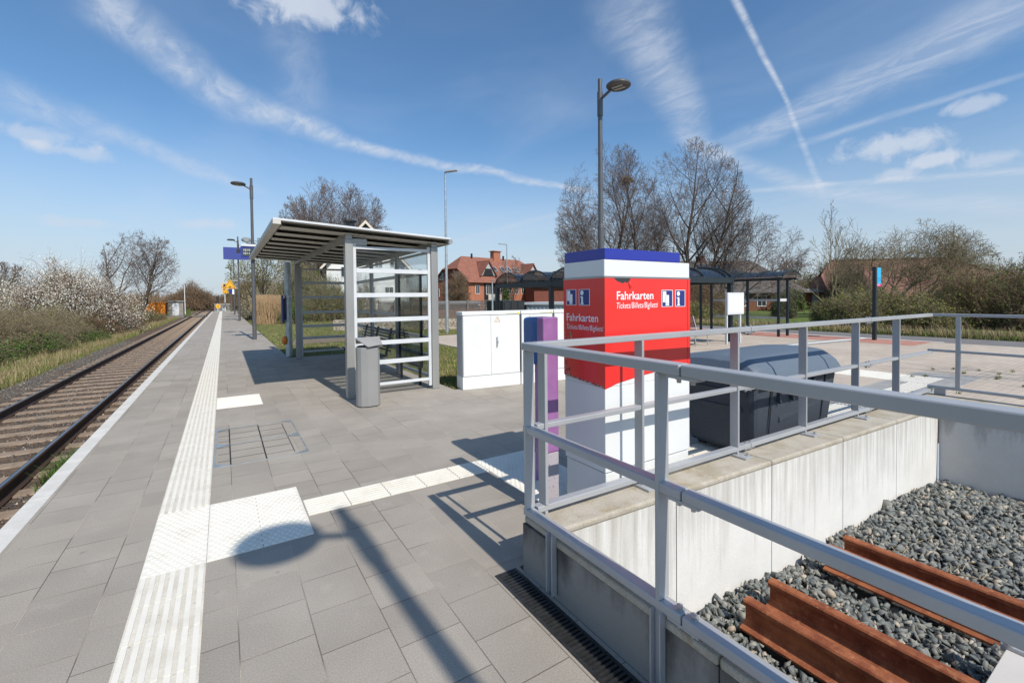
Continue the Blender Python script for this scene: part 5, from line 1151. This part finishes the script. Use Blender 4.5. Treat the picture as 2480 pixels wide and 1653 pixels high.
class Tree:
    def __init__(s, env, seed, up=.12, wob=.10, ratio=(.62,.55,.5,.45), kids=(10,8,6,4), ang=(28,50), rmin=.006, gap=.25):
        s.env = env; s.r = random.Random(seed); s.up, s.wob, s.ratio, s.kids, s.ang, s.rmin, s.gap = up, wob, ratio, kids, ang, rmin, gap; s.segs = {}; s.pts = []
    def reach(s, p, d):          # distance to the crown envelope along d
        (cx, cy, cz, rx, ry, rz) = s.env; q = Vector(((p.x-cx)/rx, (p.y-cy)/ry, (p.z-cz)/rz)); e = Vector((d.x/rx, d.y/ry, d.z/rz))
        A = e.dot(e); B = 2*q.dot(e); Cc = q.dot(q)-1; D = B*B-4*A*Cc
        return max(0, (-B+math.sqrt(D))/(2*A)) if D > 0 else 0
    def grow(s, p, d, L, r, lvl, top=True):
        R = s.r; n = (7, 5, 4, 3, 2)[min(lvl, 4)]; st = L/n; pts = [p.copy()]; rad = [r]; d = d.normalized(); dirs = []
        for i in range(n):
            d = (d+Vector((R.gauss(0, s.wob), R.gauss(0, s.wob), R.gauss(0, s.wob)+s.up*(.6 if lvl else .3)))).normalized(); dirs.append(d.copy())
            p = p+d*st; pts.append(p.copy()); rad.append(max(s.rmin*.8, r*(1-(.93 if lvl == 0 else .80)*(i+1)/n)))
        for a, b, ra_, rb in zip(pts[:-1], pts[1:], rad[:-1], rad[1:]): s.segs.setdefault(lvl, []).append((a, b, ra_, rb))
        if lvl >= 3: s.pts.append(pts[-1])
        if lvl >= len(s.kids): return
        k = s.kids[lvl]; az = R.uniform(0, 6.28)
        for j in range(k):
            t = s.gap+(1-s.gap)*(j+R.random())/k if lvl == 0 else .15+.85*(j+R.random())/k
            t = min(t, .995); i = min(n-1, int(t*n)); f = t*n-i; q = pts[i].lerp(pts[i+1], f); dr = dirs[i]; az += 2.4+R.uniform(-.4, .4)
            side = dr.orthogonal().normalized(); side.rotate(Matrix.Rotation(az, 3, dr)); a = math.radians(R.uniform(*s.ang))
            nd = dr*math.cos(a)+side*math.sin(a); lim = s.reach(q, nd)*R.uniform(.75, 1.06); Lc = min(L*s.ratio[min(lvl, 3)]*R.uniform(.75, 1.25)*(1.15-.5*t), lim)
            if Lc < .12: continue
            s.grow(q, nd, Lc, max(s.rmin, rad[i]*.50*min(1, .4+Lc/(L*.6))), lvl+1)
    def mesh(s, parent, bark, twig, split=2, twigr=1.0):
        A = [x for l in s.segs for x in s.segs[l] if l < split]; B = [x for l in s.segs for x in s.segs[l] if l >= split]
        f = lambda S, k: tubes(k[0], [a[:] for a, _, _, _ in S], [b[:] for _, b, _, _ in S], [x*k[3] for _, _, x, _ in S], [x*k[3] for _, _, _, x in S], k[1], parent, k[2], True)
        if A: f(A, ('trunk', bark, 6, 1))
        if B: f(B, ('crown', twig, 3, twigr))
def tree(label, base, env, stems, seed, bark=BARK, twig=TWIG, group=None, name='bare_tree', leaf=None, nleaf=0, ls=.05, split=2, **kw):
    t = thing(name, label, 'tree', base, group); T = Tree(env, seed, **kw); B = Vector(base)
    for dx, dy, tx, ty, tz, r in stems:
        p = B+Vector((dx, dy, 0)); e = B+Vector((tx, ty, tz)); T.grow(p, e-p, (e-p).length, r, 0)
    T.mesh(t, bark, twig, split)
    if leaf and T.pts:
        g = np.random.default_rng(seed); P = np.array([q[:] for q in T.pts]); P = P[g.integers(0, len(P), nleaf)]+g.normal(0, .10, (nleaf, 3)); V, F = quads(P, ls, g); np_mesh('foliage', V, F, leaf, t)
    return t

# big leafless trees
tree('spreading bare tree with two trunks, alone on the far left beyond the track', (-11.2, 76, -.8), (-8.9, 77, 5.9, 4.5, 4.5, 5.2), [(0, 0, -.4, 0, 10, .27), (1.9, .3, 2.9, 0, 10.3, .30), (.2, 0, -2.2, 0, 7.4, .16), (2.1, 0, 5.0, .5, 8.0, .18)], 11, ratio=(.60,.6,.55,.5), kids=(9, 7, 6, 4), ang=(30, 58), rmin=.014)
tree('big round-crowned bare tree rising behind the platform shelter', (12.3, 60.5, -1.6), (12.3, 60.5, 8.9, 7.0, 7, 8.4), [(0, 0, -.6, 0, 13, .34), (.3, 0, 2.5, 0, 13.5, .30), (-.3, 0, -4.5, 0, 11, .25), (.5, 0, 6, .5, 11, .25), (0, .2, 1.0, 0, 14, .26), (-.2, 0, -5.4, 0, 8.5, .17), (.3, 0, 5.6, 0, 8.5, .17), (.1, 0, -2.4, 0, 13.5, .22)], 12, ratio=(.50,.55,.52,.5), kids=(12, 8, 6, 5), ang=(22, 46), rmin=.014)
G2 = 'two tall bare trees behind the ticket machine'
tree('tall bare tree with a bird nest, left of the pair above the ticket machine', (28.5, 27.6, -.5), (27.9, 28.2, 6.6, 4.8, 4.8, 8.0), [(-.6, .6, -1.3, 1.4, 10.5, .15), (0, 0, 0, 0, 14.2, .22), (.5, -.4, .9, -.8, 12.8, .17), (-.2, .1, -2.8, 2.5, 7.5, .10), (-.8, .8, -2.6, 2.3, 5.4, .08), (.7, -.6, 2.2, -1.9, 9.5, .11)], 13, group=G2, ratio=(.46,.56,.5,.5), kids=(17, 8, 6, 5), ang=(26, 52), rmin=.0085, up=.10, gap=.16)
tree('tall bare tree with straight stems, right of the pair above the ticket machine', (32.3, 23.3, -.3), (32.0, 23.3, 6.4, 4.7, 4.7, 7.8), [(0, 0, -.4, .4, 13.6, .22), (.8, -.7, 1.0, -1.0, 12.7, .20), (-1.2, 1.0, -1.6, 1.4, 8.5, .13), (1.2, -1.0, 2.8, -2.4, 9, .12), (.4, 0, 2.2, -1.6, 7, .09)], 14, group=G2, ratio=(.46,.55,.5,.5), kids=(16, 8, 6, 5), ang=(26, 52), rmin=.008, up=.10, gap=.16)
g = np.random.default_rng(2); P = np.array([28.9, 27.2, 11.3])+g.normal(0, .22, (260, 3))*[1, 1, .7]; Q = P+g.normal(0, .20, (260, 3)); o = tubes('bird_nest', P, Q, np.full(260, .018), np.full(260, .012), TWIG_RUS, None); tag(o, 'round bird nest of twigs high in the bare tree', 'nest')
tree('leaning tree with pale bark and two arching stems right of the tall pair', (33.4, 21.2, -.1), (35.4, 19.2, 3.6, 3.2, 3.2, 4.3), [(0, 0, 2.8, -2.6, 6.0, .10), (.3, -.2, 5.2, -5.0, 5.0, .08), (-.4, .4, 1.0, -.9, 8.6, .10), (.2, 0, 4.2, -4.0, 7.0, .07)], 15, bark=BARK_L, twig=TWIG, ratio=(.46,.5,.5,.5), kids=(13, 7, 5, 3), ang=(28, 56), rmin=.008, up=.02)
tree('slender upright bare shrub tree left of the bus stop post', (33.6, 13.7, 0), (33.9, 13.5, 3.6, 1.9, 1.9, 4.2), [(0, 0, .2, 0, 6.6, .06), (.1, 0, 1.0, -.5, 6.0, .05), (-.1, .1, -.9, .7, 5.4, .05), (0, 0, -1.7, 1.3, 4.6, .045), (.1, -.1, .5, -.2, 5.0, .05)], 16, bark=TWIG_PALE, twig=TWIG_PALE, ratio=(.40,.5,.5,.5), kids=(9, 5, 4), ang=(18, 38), rmin=.009, name='shrub_tree')
tree('wide spreading bare tree with tangled olive branches in front of the red-roofed house', (36.6, 11.6, 0), (37.4, 10.9, 2.9, 4.2, 4.2, 3.4), [(0, 0, -1.2, 1.0, 5.2, .10), (.1, 0, 1.2, -.8, 5.4, .12), (.1, 0, 3.4, -2.6, 4.0, .10), (0, 0, -2.8, 2.4, 3.2, .09), (.1, 0, 4.8, -3.2, 3.3, .08), (0, .2, .2, .2, 5.6, .09), (0, 0, 2.6, -3.8, 1.6, .08), (0, 0, -2.2, 0, 1.4, .06)], 17, bark=TWIG_PALE, twig=TWIG_PALE, ratio=(.60,.6,.55,.5), kids=(10, 7, 6, 3), ang=(32, 66), rmin=.0085, up=.06, wob=.17, name='spreading_tree')
tree('small round bare tree in front of the brick gable', (24.2, 50.5, -1.8), (24.2, 50.5, 2.4, 2.1, 2.1, 2.7), [(0, 0, 0, 0, 3.4, .10), (.1, 0, 1.2, 0, 4.2, .07), (-.1, 0, -1.2, 0, 4.2, .07), (0, 0, .3, .3, 5.4, .06)], 18, twig=TWIG_RUS, ratio=(.6,.6,.5,.5), kids=(12, 9, 7, 4), ang=(25, 55), rmin=.011, name='round_tree')
tree('distant small bare tree between the brick houses', (42, 66, -2), (42, 66, 4.8, 3.4, 3.4, 4.2), [(0, 0, 0, 0, 8.5, .16), (0, 0, 2.2, 0, 7.5, .12), (0, 0, -2.2, 0, 7.5, .12)], 19, ratio=(.55,.55,.5,.5), kids=(9, 7, 5), ang=(26, 52), rmin=.02)
tree('thin bare tree left of the galvanised pole with fresh leaves', (3.2, 48, -.6), (3.2, 48, 3.6, 3.0, 3.0, 3.6), [(0, 0, -.5, 0, 6.3, .09), (0, 0, 1.5, 0, 6.0, .08), (0, 0, -2.0, 0, 4.6, .07)], 20, twig=TWIG_PALE, leaf=LEAF, nleaf=2600, ls=.06, ratio=(.55,.55,.5,.5), kids=(10, 7, 5), ang=(26, 52), rmin=.014, name='young_tree')
# distant bare trees on the horizon
for (x, y, h, w, sd, lb) in ((-34, 104, 9, 4.5, 30, 'grey bare tree at the left edge of the view, far off'), (-28.5, 100, 8.5, 4, 31, 'grey bare tree second from the left edge, far off'), (-23.5, 108, 7.0, 4, 32, 'olive bare tree far off, just left of the blossoming tree'),
                             (67, 33, 7.5, 4.5, 33, 'pale bare tree far off between the slate-roofed house and the shrub tree'), (61, 24, 6.5, 4, 34, 'bare tree far off beyond the flat-roofed building'), (92, 14, 8, 6, 35, 'bare grey tree at the right edge of the view')):
    tree(lb, (x, y, -1), (x, y, h*.55-1, w, w, h*.5), [(0, 0, 0, 0, h*.95, .16), (0, 0, w*.5, 0, h*.8, .12), (0, 0, -w*.5, 0, h*.8, .12)], sd, ratio=(.5,.55,.5,.5), kids=(10, 7, 5), ang=(24, 48), rmin=.024, group='bare trees on the horizon')

def bush(label, c, R, n, twig, leaf=None, nleaf=0, ls=.05, seed=1, name='bush', cat='bush', tr=.007, group=None, base_spread=.55, lo=.0, thk=4, kids=3, stuff=False):
    """shrub of arching stems with side twigs and small leaves filling an uneven dome"""
    g = np.random.default_rng(seed); c = np.array(c, float); R = np.array(R, float)
    d = g.normal(size=(n, 3)); d[:, 2] = np.abs(d[:, 2]); d /= np.linalg.norm(d, axis=1)[:, None]
    rad = g.uniform(.5, 1.0, n)**.6; lump = 1+.22*np.sin(d[:, 0]*5+seed)*np.cos(d[:, 1]*4+seed*2)+g.normal(0, .06, n)
    E = c+d*R*(rad*lump)[:, None]; B = c+np.stack([d[:, 0]*R[0]*base_spread, d[:, 1]*R[1]*base_spread, np.zeros(n)], 1)*g.uniform(.2, 1.1, (n, 1)); B[:, 2] = c[2]+lo
    P0, P1, R0, R1, pts = [], [], [], [], []
    prev = B
    for i in range(thk):
        f = (i+1)/thk; nx_ = B*(1-f)+E*f; nx_ = nx_+np.array([0, 0, 1])*(R[2]*.18*math.sin(f*math.pi))+g.normal(0, 1, (n, 3))*R*.03*(1 if i < thk-1 else .4)
        P0.append(prev); P1.append(nx_); R0.append(np.full(n, tr*(2.2-1.5*i/thk))); R1.append(np.full(n, tr*(2.2-1.5*(i+1)/thk)))
        if i >= 1:
            for k in range(kids):
                u = g.random((n, 1)); s = prev*(1-u)+nx_*u; e = s+(nx_-prev)*.5+g.normal(0, 1, (n, 3))*R*.10; P0.append(s); P1.append(e); R0.append(np.full(n, tr*.75)); R1.append(np.full(n, tr*.4)); pts.append(e)
                s2 = (s+e)/2; e2 = s2+g.normal(0, 1, (n, 3))*R*.07; P0.append(s2); P1.append(e2); R0.append(np.full(n, tr*.5)); R1.append(np.full(n, tr*.35)); pts.append(e2)
        prev = nx_
    pts.append(E)
    if stuff: t = None
    else: t = thing(name, label, cat, tuple(c), group)
    o = tubes('stems' if t else name, np.concatenate(P0), np.concatenate(P1), np.concatenate(R0), np.concatenate(R1), twig, t, 3)
    if leaf:
        P = np.concatenate(pts)
        for lf, fr_ in (leaf if isinstance(leaf, list) else [(leaf, 1)]):
            k = int(nleaf*fr_); q = P[g.integers(0, len(P), k)]+g.normal(0, 1, (k, 3))*R*.035; V, F = quads(q, ls, g); np_mesh('foliage', V, F, lf, t)
    return t
# left of the track: blossoming trees and brushwood
bush('large white blossoming wild plum tree beyond the track', (-9.1, 43.5, -.8), (3.9, 3.6, 4.9), 620, TWIG_RUS, BLOSSOM, 46000, .036, 41, 'blossoming_tree', 'tree', .011, 'blossoming trees beyond the track', .10)
bush('smaller white blossoming tree left of the large one, beyond the track', (-13.2, 44, -.8), (3.2, 3, 3.6), 380, TWIG_PALE, BLOSSOM, 16000, .036, 42, 'blossoming_tree', 'tree', .011, 'blossoming trees beyond the track', .15)
bush('low blossoming bush at the right foot of the large plum tree', (-7.6, 48, -.8), (2.4, 3, 2.5), 260, TWIG_RUS, BLOSSOM, 4500, .035, 43, 'blossoming_bush', 'bush', .010, None, .3)
rb = random.Random(6)
LB = ['russet bramble thicket at the left edge of the view', 'brown bramble thicket below the smaller blossoming tree', 'olive bramble thicket below the large blossoming tree', 'brown twiggy thicket right of the large blossoming tree', 'low russet thicket in front of the orange shed', 'long thin thicket nearest the level crossing']
for i, (x, y, rx, ry, h, n, tw, lf) in enumerate(((-12.0, 24.5, 4.6, 4, 3.1, 1000, TWIG_PALE, LEAF), (-9.9, 29, 3.6, 4, 2.7, 1000, TWIG_PALE, LEAF_B), (-8.8, 35, 2.6, 4.5, 2.2, 900, TWIG_PALE, LEAF), (-7.9, 42, 1.9, 5, 1.8, 700, TWIG_RUS, LEAF_B), (-7.5, 52, 1.7, 6, 1.5, 600, TWIG_RUS, LEAF_B), (-7.2, 66, 1.5, 9, 1.25, 600, TWIG_RUS, LEAF))):
    bush(LB[i], (x, y, -.85), (rx, ry, h), n, tw, [(lf, .6), (LEAF, .4)], 5200, .035, 50+i, 'bramble_thicket', 'bush', .0065, 'bramble thickets along the track', .8)
LG = ['dark green ivy mound at the foot of the brambles, far left', 'green nettle mound in the middle of the verge', 'small green mound on the verge farther along']
for i, (x, y, rx, ry, h) in enumerate(((-8.4, 24, 1.8, 2.0, 1.35), (-7.5, 29.5, 1.4, 2.8, 1.05), (-7.0, 36, 1.1, 2.8, .75))):
    bush(LG[i], (x, y, -.85), (rx, ry, h), 300, TWIG_PALE, [(LEAF_G, .65), (LEAF_D, .35)], 9500, .035, 70+i, 'green_mound', 'bush', .004, 'green mounds on the verge', .8)
bush('rounded brown leafless clump of trees on the horizon left of the track', (-6.4, 136, -1), (6.6, 8, 6.3), 1100, TWIG_RUS, LEAF_B, 5000, .10, 80, 'shrub_clump', 'bush', .028, None, .7)
bush('low brown scrub on the horizon just beyond the rounded clump', (-3, 190, -1), (8, 14, 4.2), 900, TWIG_RUS, LEAF_B, 4000, .12, 81, 'scrub', 'bush', .035, None, .8)
bush('dark green pine clump where the track meets the horizon', (7, 240, -1), (8, 8, 8.5), 500, BARK, LEAF_D, 12000, .28, 82, 'pine_clump', 'tree', .04, None, .5)
bush('russet tall scrub behind the far lamp posts', (4.6, 84, -.6), (4.2, 7, 6.2), 900, TWIG_RUS, LEAF_B, 3500, .07, 83, 'scrub', 'bush', .018, None, .7)
bush('white blossoming bush behind the lamp posts on the right of the platform', (4.4, 60, -.5), (3.0, 6, 4.0), 600, TWIG_PALE, [(BLOSSOM, .6), (LEAF, .4)], 11000, .045, 84, 'blossoming_bush', 'bush', .011, None, .5)
bush('tall olive bush with fresh leaves behind the galvanised pole', (5.4, 42, -.5), (2.6, 4, 5.6), 700, TWIG_PALE, [(LEAF, .7), (LEAF_D, .3)], 11000, .05, 85, 'leafy_bush', 'bush', .010, None, .4)
bush('dense brown hedge seen through the far shelter wall', (6.9, 37.0, -.4), (2.3, 3, 3.4), 900, TWIG_PALE, [(LEAF, .5), (LEAF_D, .5)], 12000, .045, 86, 'hedge_bush', 'bush', .009, None, .7)
bush('small fresh green bush beside the reeds', (3.9, 33.5, 0), (1.1, 1.1, 1.5), 200, TWIG_PALE, LEAF_G, 3500, .04, 87, 'green_bush', 'bush', .005, None, .5)
bush('white blossoming shrub in front of the white house', (11.2, 43.5, -.8), (1.8, 1.8, 4.3), 300, TWIG_PALE, BLOSSOM, 3800, .045, 88, 'blossoming_bush', 'bush', .011, None, .3)
bush('dark hedge behind the shelter bench', (11.0, 41.5, -.9), (3.0, 1.3, 1.6), 500, TWIG, [(LEAF_D, .6), (LEAF, .4)], 6500, .05, 89, 'hedge_bush', 'bush', .008, None, .8)
# reeds
g = np.random.default_rng(9); n = 2600; B = np.stack([g.uniform(1.75, 3.6, n), g.uniform(33.5, 38.5, n), np.full(n, -.05)], 1); H = g.uniform(1.15, 2.0, n); E = B+np.stack([g.normal(0, .12, n), g.normal(0, .12, n), H], 1)
o = tubes('reed_stalks', B, E, np.full(n, .011), np.full(n, .006), REED_M, None); kind(o, 'stuff', 'stand of dry straw-coloured reeds right of the platform', 'reeds')
LEAF_Y = mat('yellow_green_leaves', (.255,.255,.055), .7, col2=(.16,.17,.04), nsc=1.2, spec=.2)
# hedges beyond the road on the right
RH = [('olive green willow bush just left of the bus stop post, beyond the road', (26.0, 10.5), (1.2, 1.1, 1.3), TWIG_PALE, LEAF, 1), ('yellow-green bush directly behind the bus stop post', (26.3, 9.3), (2.1, 1.9, 1.9), TWIG_PALE, LEAF_Y, 2),
      ('bright green bush between the bus stop post and the railing corner', (26.9, 7.5), (1.9, 1.7, 1.6), TWIG_PALE, LEAF_Y, 3), ('tall brown hedge bush with bare stems right of the railing corner', (28.5, 6.3), (1.9, 1.7, 2.6), TWIG_RUS, LEAF, 4),
      ('dark brown hedge bush at the right edge of the view', (28.6, 4.2), (2.0, 1.6, 2.75), TWIG_RUS, LEAF, 5), ('low brushwood left of the bus shelter posts', (25.2, 18.4), (1.6, 1.8, 1.1), TWIG_PALE, LEAF_Y, 6),
      ('yellow-leaved hedge behind the brown plaza bench', (24.6, 21.4), (2.4, 1.8, 1.9), TWIG_PALE, LEAF_Y, 7), ('dense brown thicket under the leaning pale tree', (28.2, 20.5), (3.0, 3.0, 3.2), TWIG_RUS, LEAF_B, 8),
      ('dark upright conifer-like bush behind the slender shrub tree', (39.5, 15.3), (1.6, 1.6, 4.3), TWIG, LEAF_D, 9), ('broad olive tree mass behind the tiled house, far right', (70, 16.5), (5.5, 4, 6.2), TWIG_PALE, LEAF, 10),
      ('yellow-green willow bush at the right end of the tiled roof', (52.5, 9.0), (3.4, 3.0, 3.2), TWIG_PALE, LEAF, 11), ('olive bush far off behind the bus shelter roof', (62, 27), (5, 4, 4.6), TWIG_PALE, LEAF, 12), ('square clipped green hedge block in the field', (45.5, 22.2), (1.3, 1.3, 1.9), TWIG_PALE, LEAF_G, 13),
      ('small dark bare bush on the field beyond the bus shelter', (31.5, 15.8), (.8, .8, 1.6), TWIG, LEAF_D, 14), ('bushy hedge far right beyond the brown hedge', (33.5, 4.6), (3.5, 2.5, 2.9), TWIG_RUS, LEAF, 15)]
for lb, (x, y), R, tw, lf, sd in RH:
    bush(lb, (x, y, 0), R, 620 if R[2] > 2 else 520, tw, [(lf, .75), (LEAF_D if lf is not LEAF_D else LEAF, .25)], 8500, .034 if x < 40 else .09, 100+sd, 'hedge_bush', 'bush', .0065 if x < 40 else .014, 'bushes beyond the road', .75)
# conifer by the apartment house
g = np.random.default_rng(77); t = thing('conifer', 'slim dark green conifer standing in front of the apartment house', 'tree', (17.9, 29.0, -.1)); n = 5200
hh = g.random(n)**.8*2.9; rr_ = (1-hh/3.05)*.52*np.sqrt(g.random(n)); th = g.uniform(0, 6.28, n); V, F = quads(np.stack([17.9+rr_*np.cos(th), 29+rr_*np.sin(th), hh], 1), .055, g); np_mesh('crown', V, F, LEAF_D, t); m = MB(); m.tube((17.9, 29, -.1), (17.9, 29, 2.7), .06, .01, 8); m.build('trunk', BARK, t)
tree('thin bare tree outside the right edge of the view, casting branch shadows on the plaza', (12.4, -2.2, 0), (12.4, -2.2, 3.6, 1.5, 1.4, 2.6), [(0, 0, 0, 0, 5.6, .05), (0, 0, .8, .2, 5.0, .035), (0, 0, -.8, 0, 4.6, .035)], 45, kids=(7, 5, 3), rmin=.008)
# wood piles and soil heap on the right
g = np.random.default_rng(21); n = 500; B = np.stack([g.normal(27.3, .8, n), g.normal(7.6, .35, n), np.abs(g.normal(0, .22, n))], 1); a = g.uniform(0, 6.28, n); E = B+np.stack([np.cos(a), np.sin(a), g.normal(0, .15, n)], 1)*g.uniform(.2, .7, (n, 1)); kind(tubes('brushwood_heap', B, E, np.full(n, .015), np.full(n, .01), LEAF_B, None), 'stuff', 'heap of cut reddish brushwood beyond the road', 'brushwood')

# distant wood line on the horizon
for lb, x0, x1, y0, y1, h, n in (('far-off brown wood along the horizon left of the track', -260, -30, 260, 420, 9, 3000), ('far-off wood along the horizon beyond the houses', 40, 420, 150, 380, 9, 4200), ('far-off wood along the horizon on the right', 150, 480, -10, 150, 9, 3600)):
    g = np.random.default_rng(int(abs(x0))+3); P = np.stack([g.uniform(x0, x1, n), g.uniform(y0, y1, n), np.full(n, -1.0)], 1); H = h*(.55+.35*np.sin(P[:, 0]*.06)*np.cos(P[:, 1]*.05)+.25*g.random(n)); k = 9
    B = np.repeat(P, k, 0)+np.stack([np.zeros(n*k), np.zeros(n*k), np.repeat(H, k)*.15], 1); E = np.repeat(P, k, 0)+np.stack([g.normal(0, 1.7, n*k), g.normal(0, 1.7, n*k), np.repeat(H, k)*g.uniform(.5, 1.0, n*k)], 1)
    kind(tubes('far_wood', B, E, np.full(n*k, .12), np.full(n*k, .04), TWIG_RUS if x0 < 100 else TWIG_PALE, None), 'stuff', lb, 'wood')

# grass blades
def blades(name, label, X, Y, H, mt, zf, w=.006, lean=.35, seed=1):
    g = np.random.default_rng(seed); n = len(X); Z = np.array([zf(x, y) for x, y in zip(X, Y)]); a = g.uniform(0, 6.28, n); b = a+g.normal(0, .5, n)
    P = np.stack([X, Y, Z], 1); s = np.stack([np.cos(a), np.sin(a), np.zeros(n)], 1)*w; l = np.stack([np.cos(b+1.57), np.sin(b+1.57), np.zeros(n)], 1)*(H*lean*g.uniform(.2, 1.3, n))[:, None]; up_ = np.array([[0, 0, 1.]])
    V = np.stack([P-s, P+s, P+s*.7+l*.35+up_*(H*.6)[:, None], P-s*.7+l*.35+up_*(H*.6)[:, None], P+l+up_*H[:, None], P+l*1.02+up_*H[:, None]], 1).reshape(-1, 3)
    k = (np.arange(n)*6)[:, None]; F = np.concatenate([k+[[0, 1, 2, 3]], k+[[3, 2, 4, 5]]]); return kind(np_mesh(name, V, F, mt), 'stuff', label, 'grass')
g = np.random.default_rng(31)
def leftz(x, y): return float(np.interp(x, [-6.0, -5.3, -4.9], [-.93, -.86, -.80])) if x > -6 else -.88
n = 62000; Y = 12+g.random(n)**1.7*75; X = -5.15-np.abs(g.normal(0, 1, n))*.8-.15*g.random(n)-.12*np.sin(Y*.9)
m_ = g.random(n) < .78
blades('verge_grass', 'green grass on the verge beyond the track gravel', X[m_], Y[m_], g.uniform(.08, .30, m_.sum()), BLADE, leftz, .008, .4, 1)
blades('dry_verge_grass', 'straw-coloured dry grass on the verge beyond the track', X[~m_], Y[~m_], g.uniform(.10, .48, (~m_).sum()), BLADE_DRY, leftz, .006, .45, 2)
n = 420; kx = g.choice(26, n); cx_ = g.uniform(8.2, 13, 26); cy_ = g.uniform(.6, 3.2, 26); blades('joint_weeds', 'small weeds in the plaza joints near the pit', cx_[kx]+g.normal(0, .03, n), cy_[kx]+g.normal(0, .015, n), g.uniform(.02, .06, n), BLADE, lambda x, y: .0, .005, .9, 8)
n = 900; X = g.normal(-1.66, .16, n).clip(-1.95, -1.36); Y = g.normal(8.35, .33, n); blades('grass_tuft', 'bright green grass tuft growing between the near rail and the platform edge', X, Y, g.uniform(.08, .22, n), LEAF_G, lambda x, y: -.73, .006, .9, 3)
# lawn right of the platform and round the shelter
n = 90000; Y = 7.1+g.random(n)**1.5*52; X = 1.50+g.random(n)*(3+(Y-7)*.42); ok = ~((X < 3.32) & (Y < 13.5)); ok &= ~((X > 6.15) & (Y < 17.6)); ok &= ~((Y > 17.2) & (Y < 21.5) & (X > 2.0) & (X < 5.8) & (g.random(n) < .9)); ok &= ~((X > 3.36) & (X < 6.3) & (Y < 7.25)); X, Y = X[ok], Y[ok]
mm_ = g.random(len(X)) < .72
blades('lawn', 'short green grass behind the shelter and cabinets', X[mm_], Y[mm_], g.uniform(.025, .085, mm_.sum()), BLADE, gh, .006, .6, 4)
blades('lawn', 'dry blades mixed into the grass behind the shelter', X[~mm_], Y[~mm_], g.uniform(.02, .07, (~mm_).sum()), BLADE_DRY, gh, .005, .6, 5)
m = MB(); m.quad((2.0, 17.6, -.028), (5.4, 17.9, -.028), (5.9, 20.6, -.028), (2.6, 21.2, -.028)); kind(m.build('dirt_path', SOIL), 'structure')
n = 30000; Y = g.uniform(2.0, 26, n); X = 21.15+np.abs(g.normal(0, 1, n))*.9; blades('roadside_grass', 'grass strip between the road and the hedges', X, Y, g.uniform(.05, .22, n), BLADE, lambda x, y: -.02, .010, .4, 6)
n = 9000; Y = g.uniform(2.0, 26, n); X = 21.15+np.abs(g.normal(0, 1, n))*1.1; blades('roadside_grass', 'dry stalks between the road and the hedges', X, Y, g.uniform(.10, .42, n), BLADE_DRY, lambda x, y: -.02, .008, .4, 7)
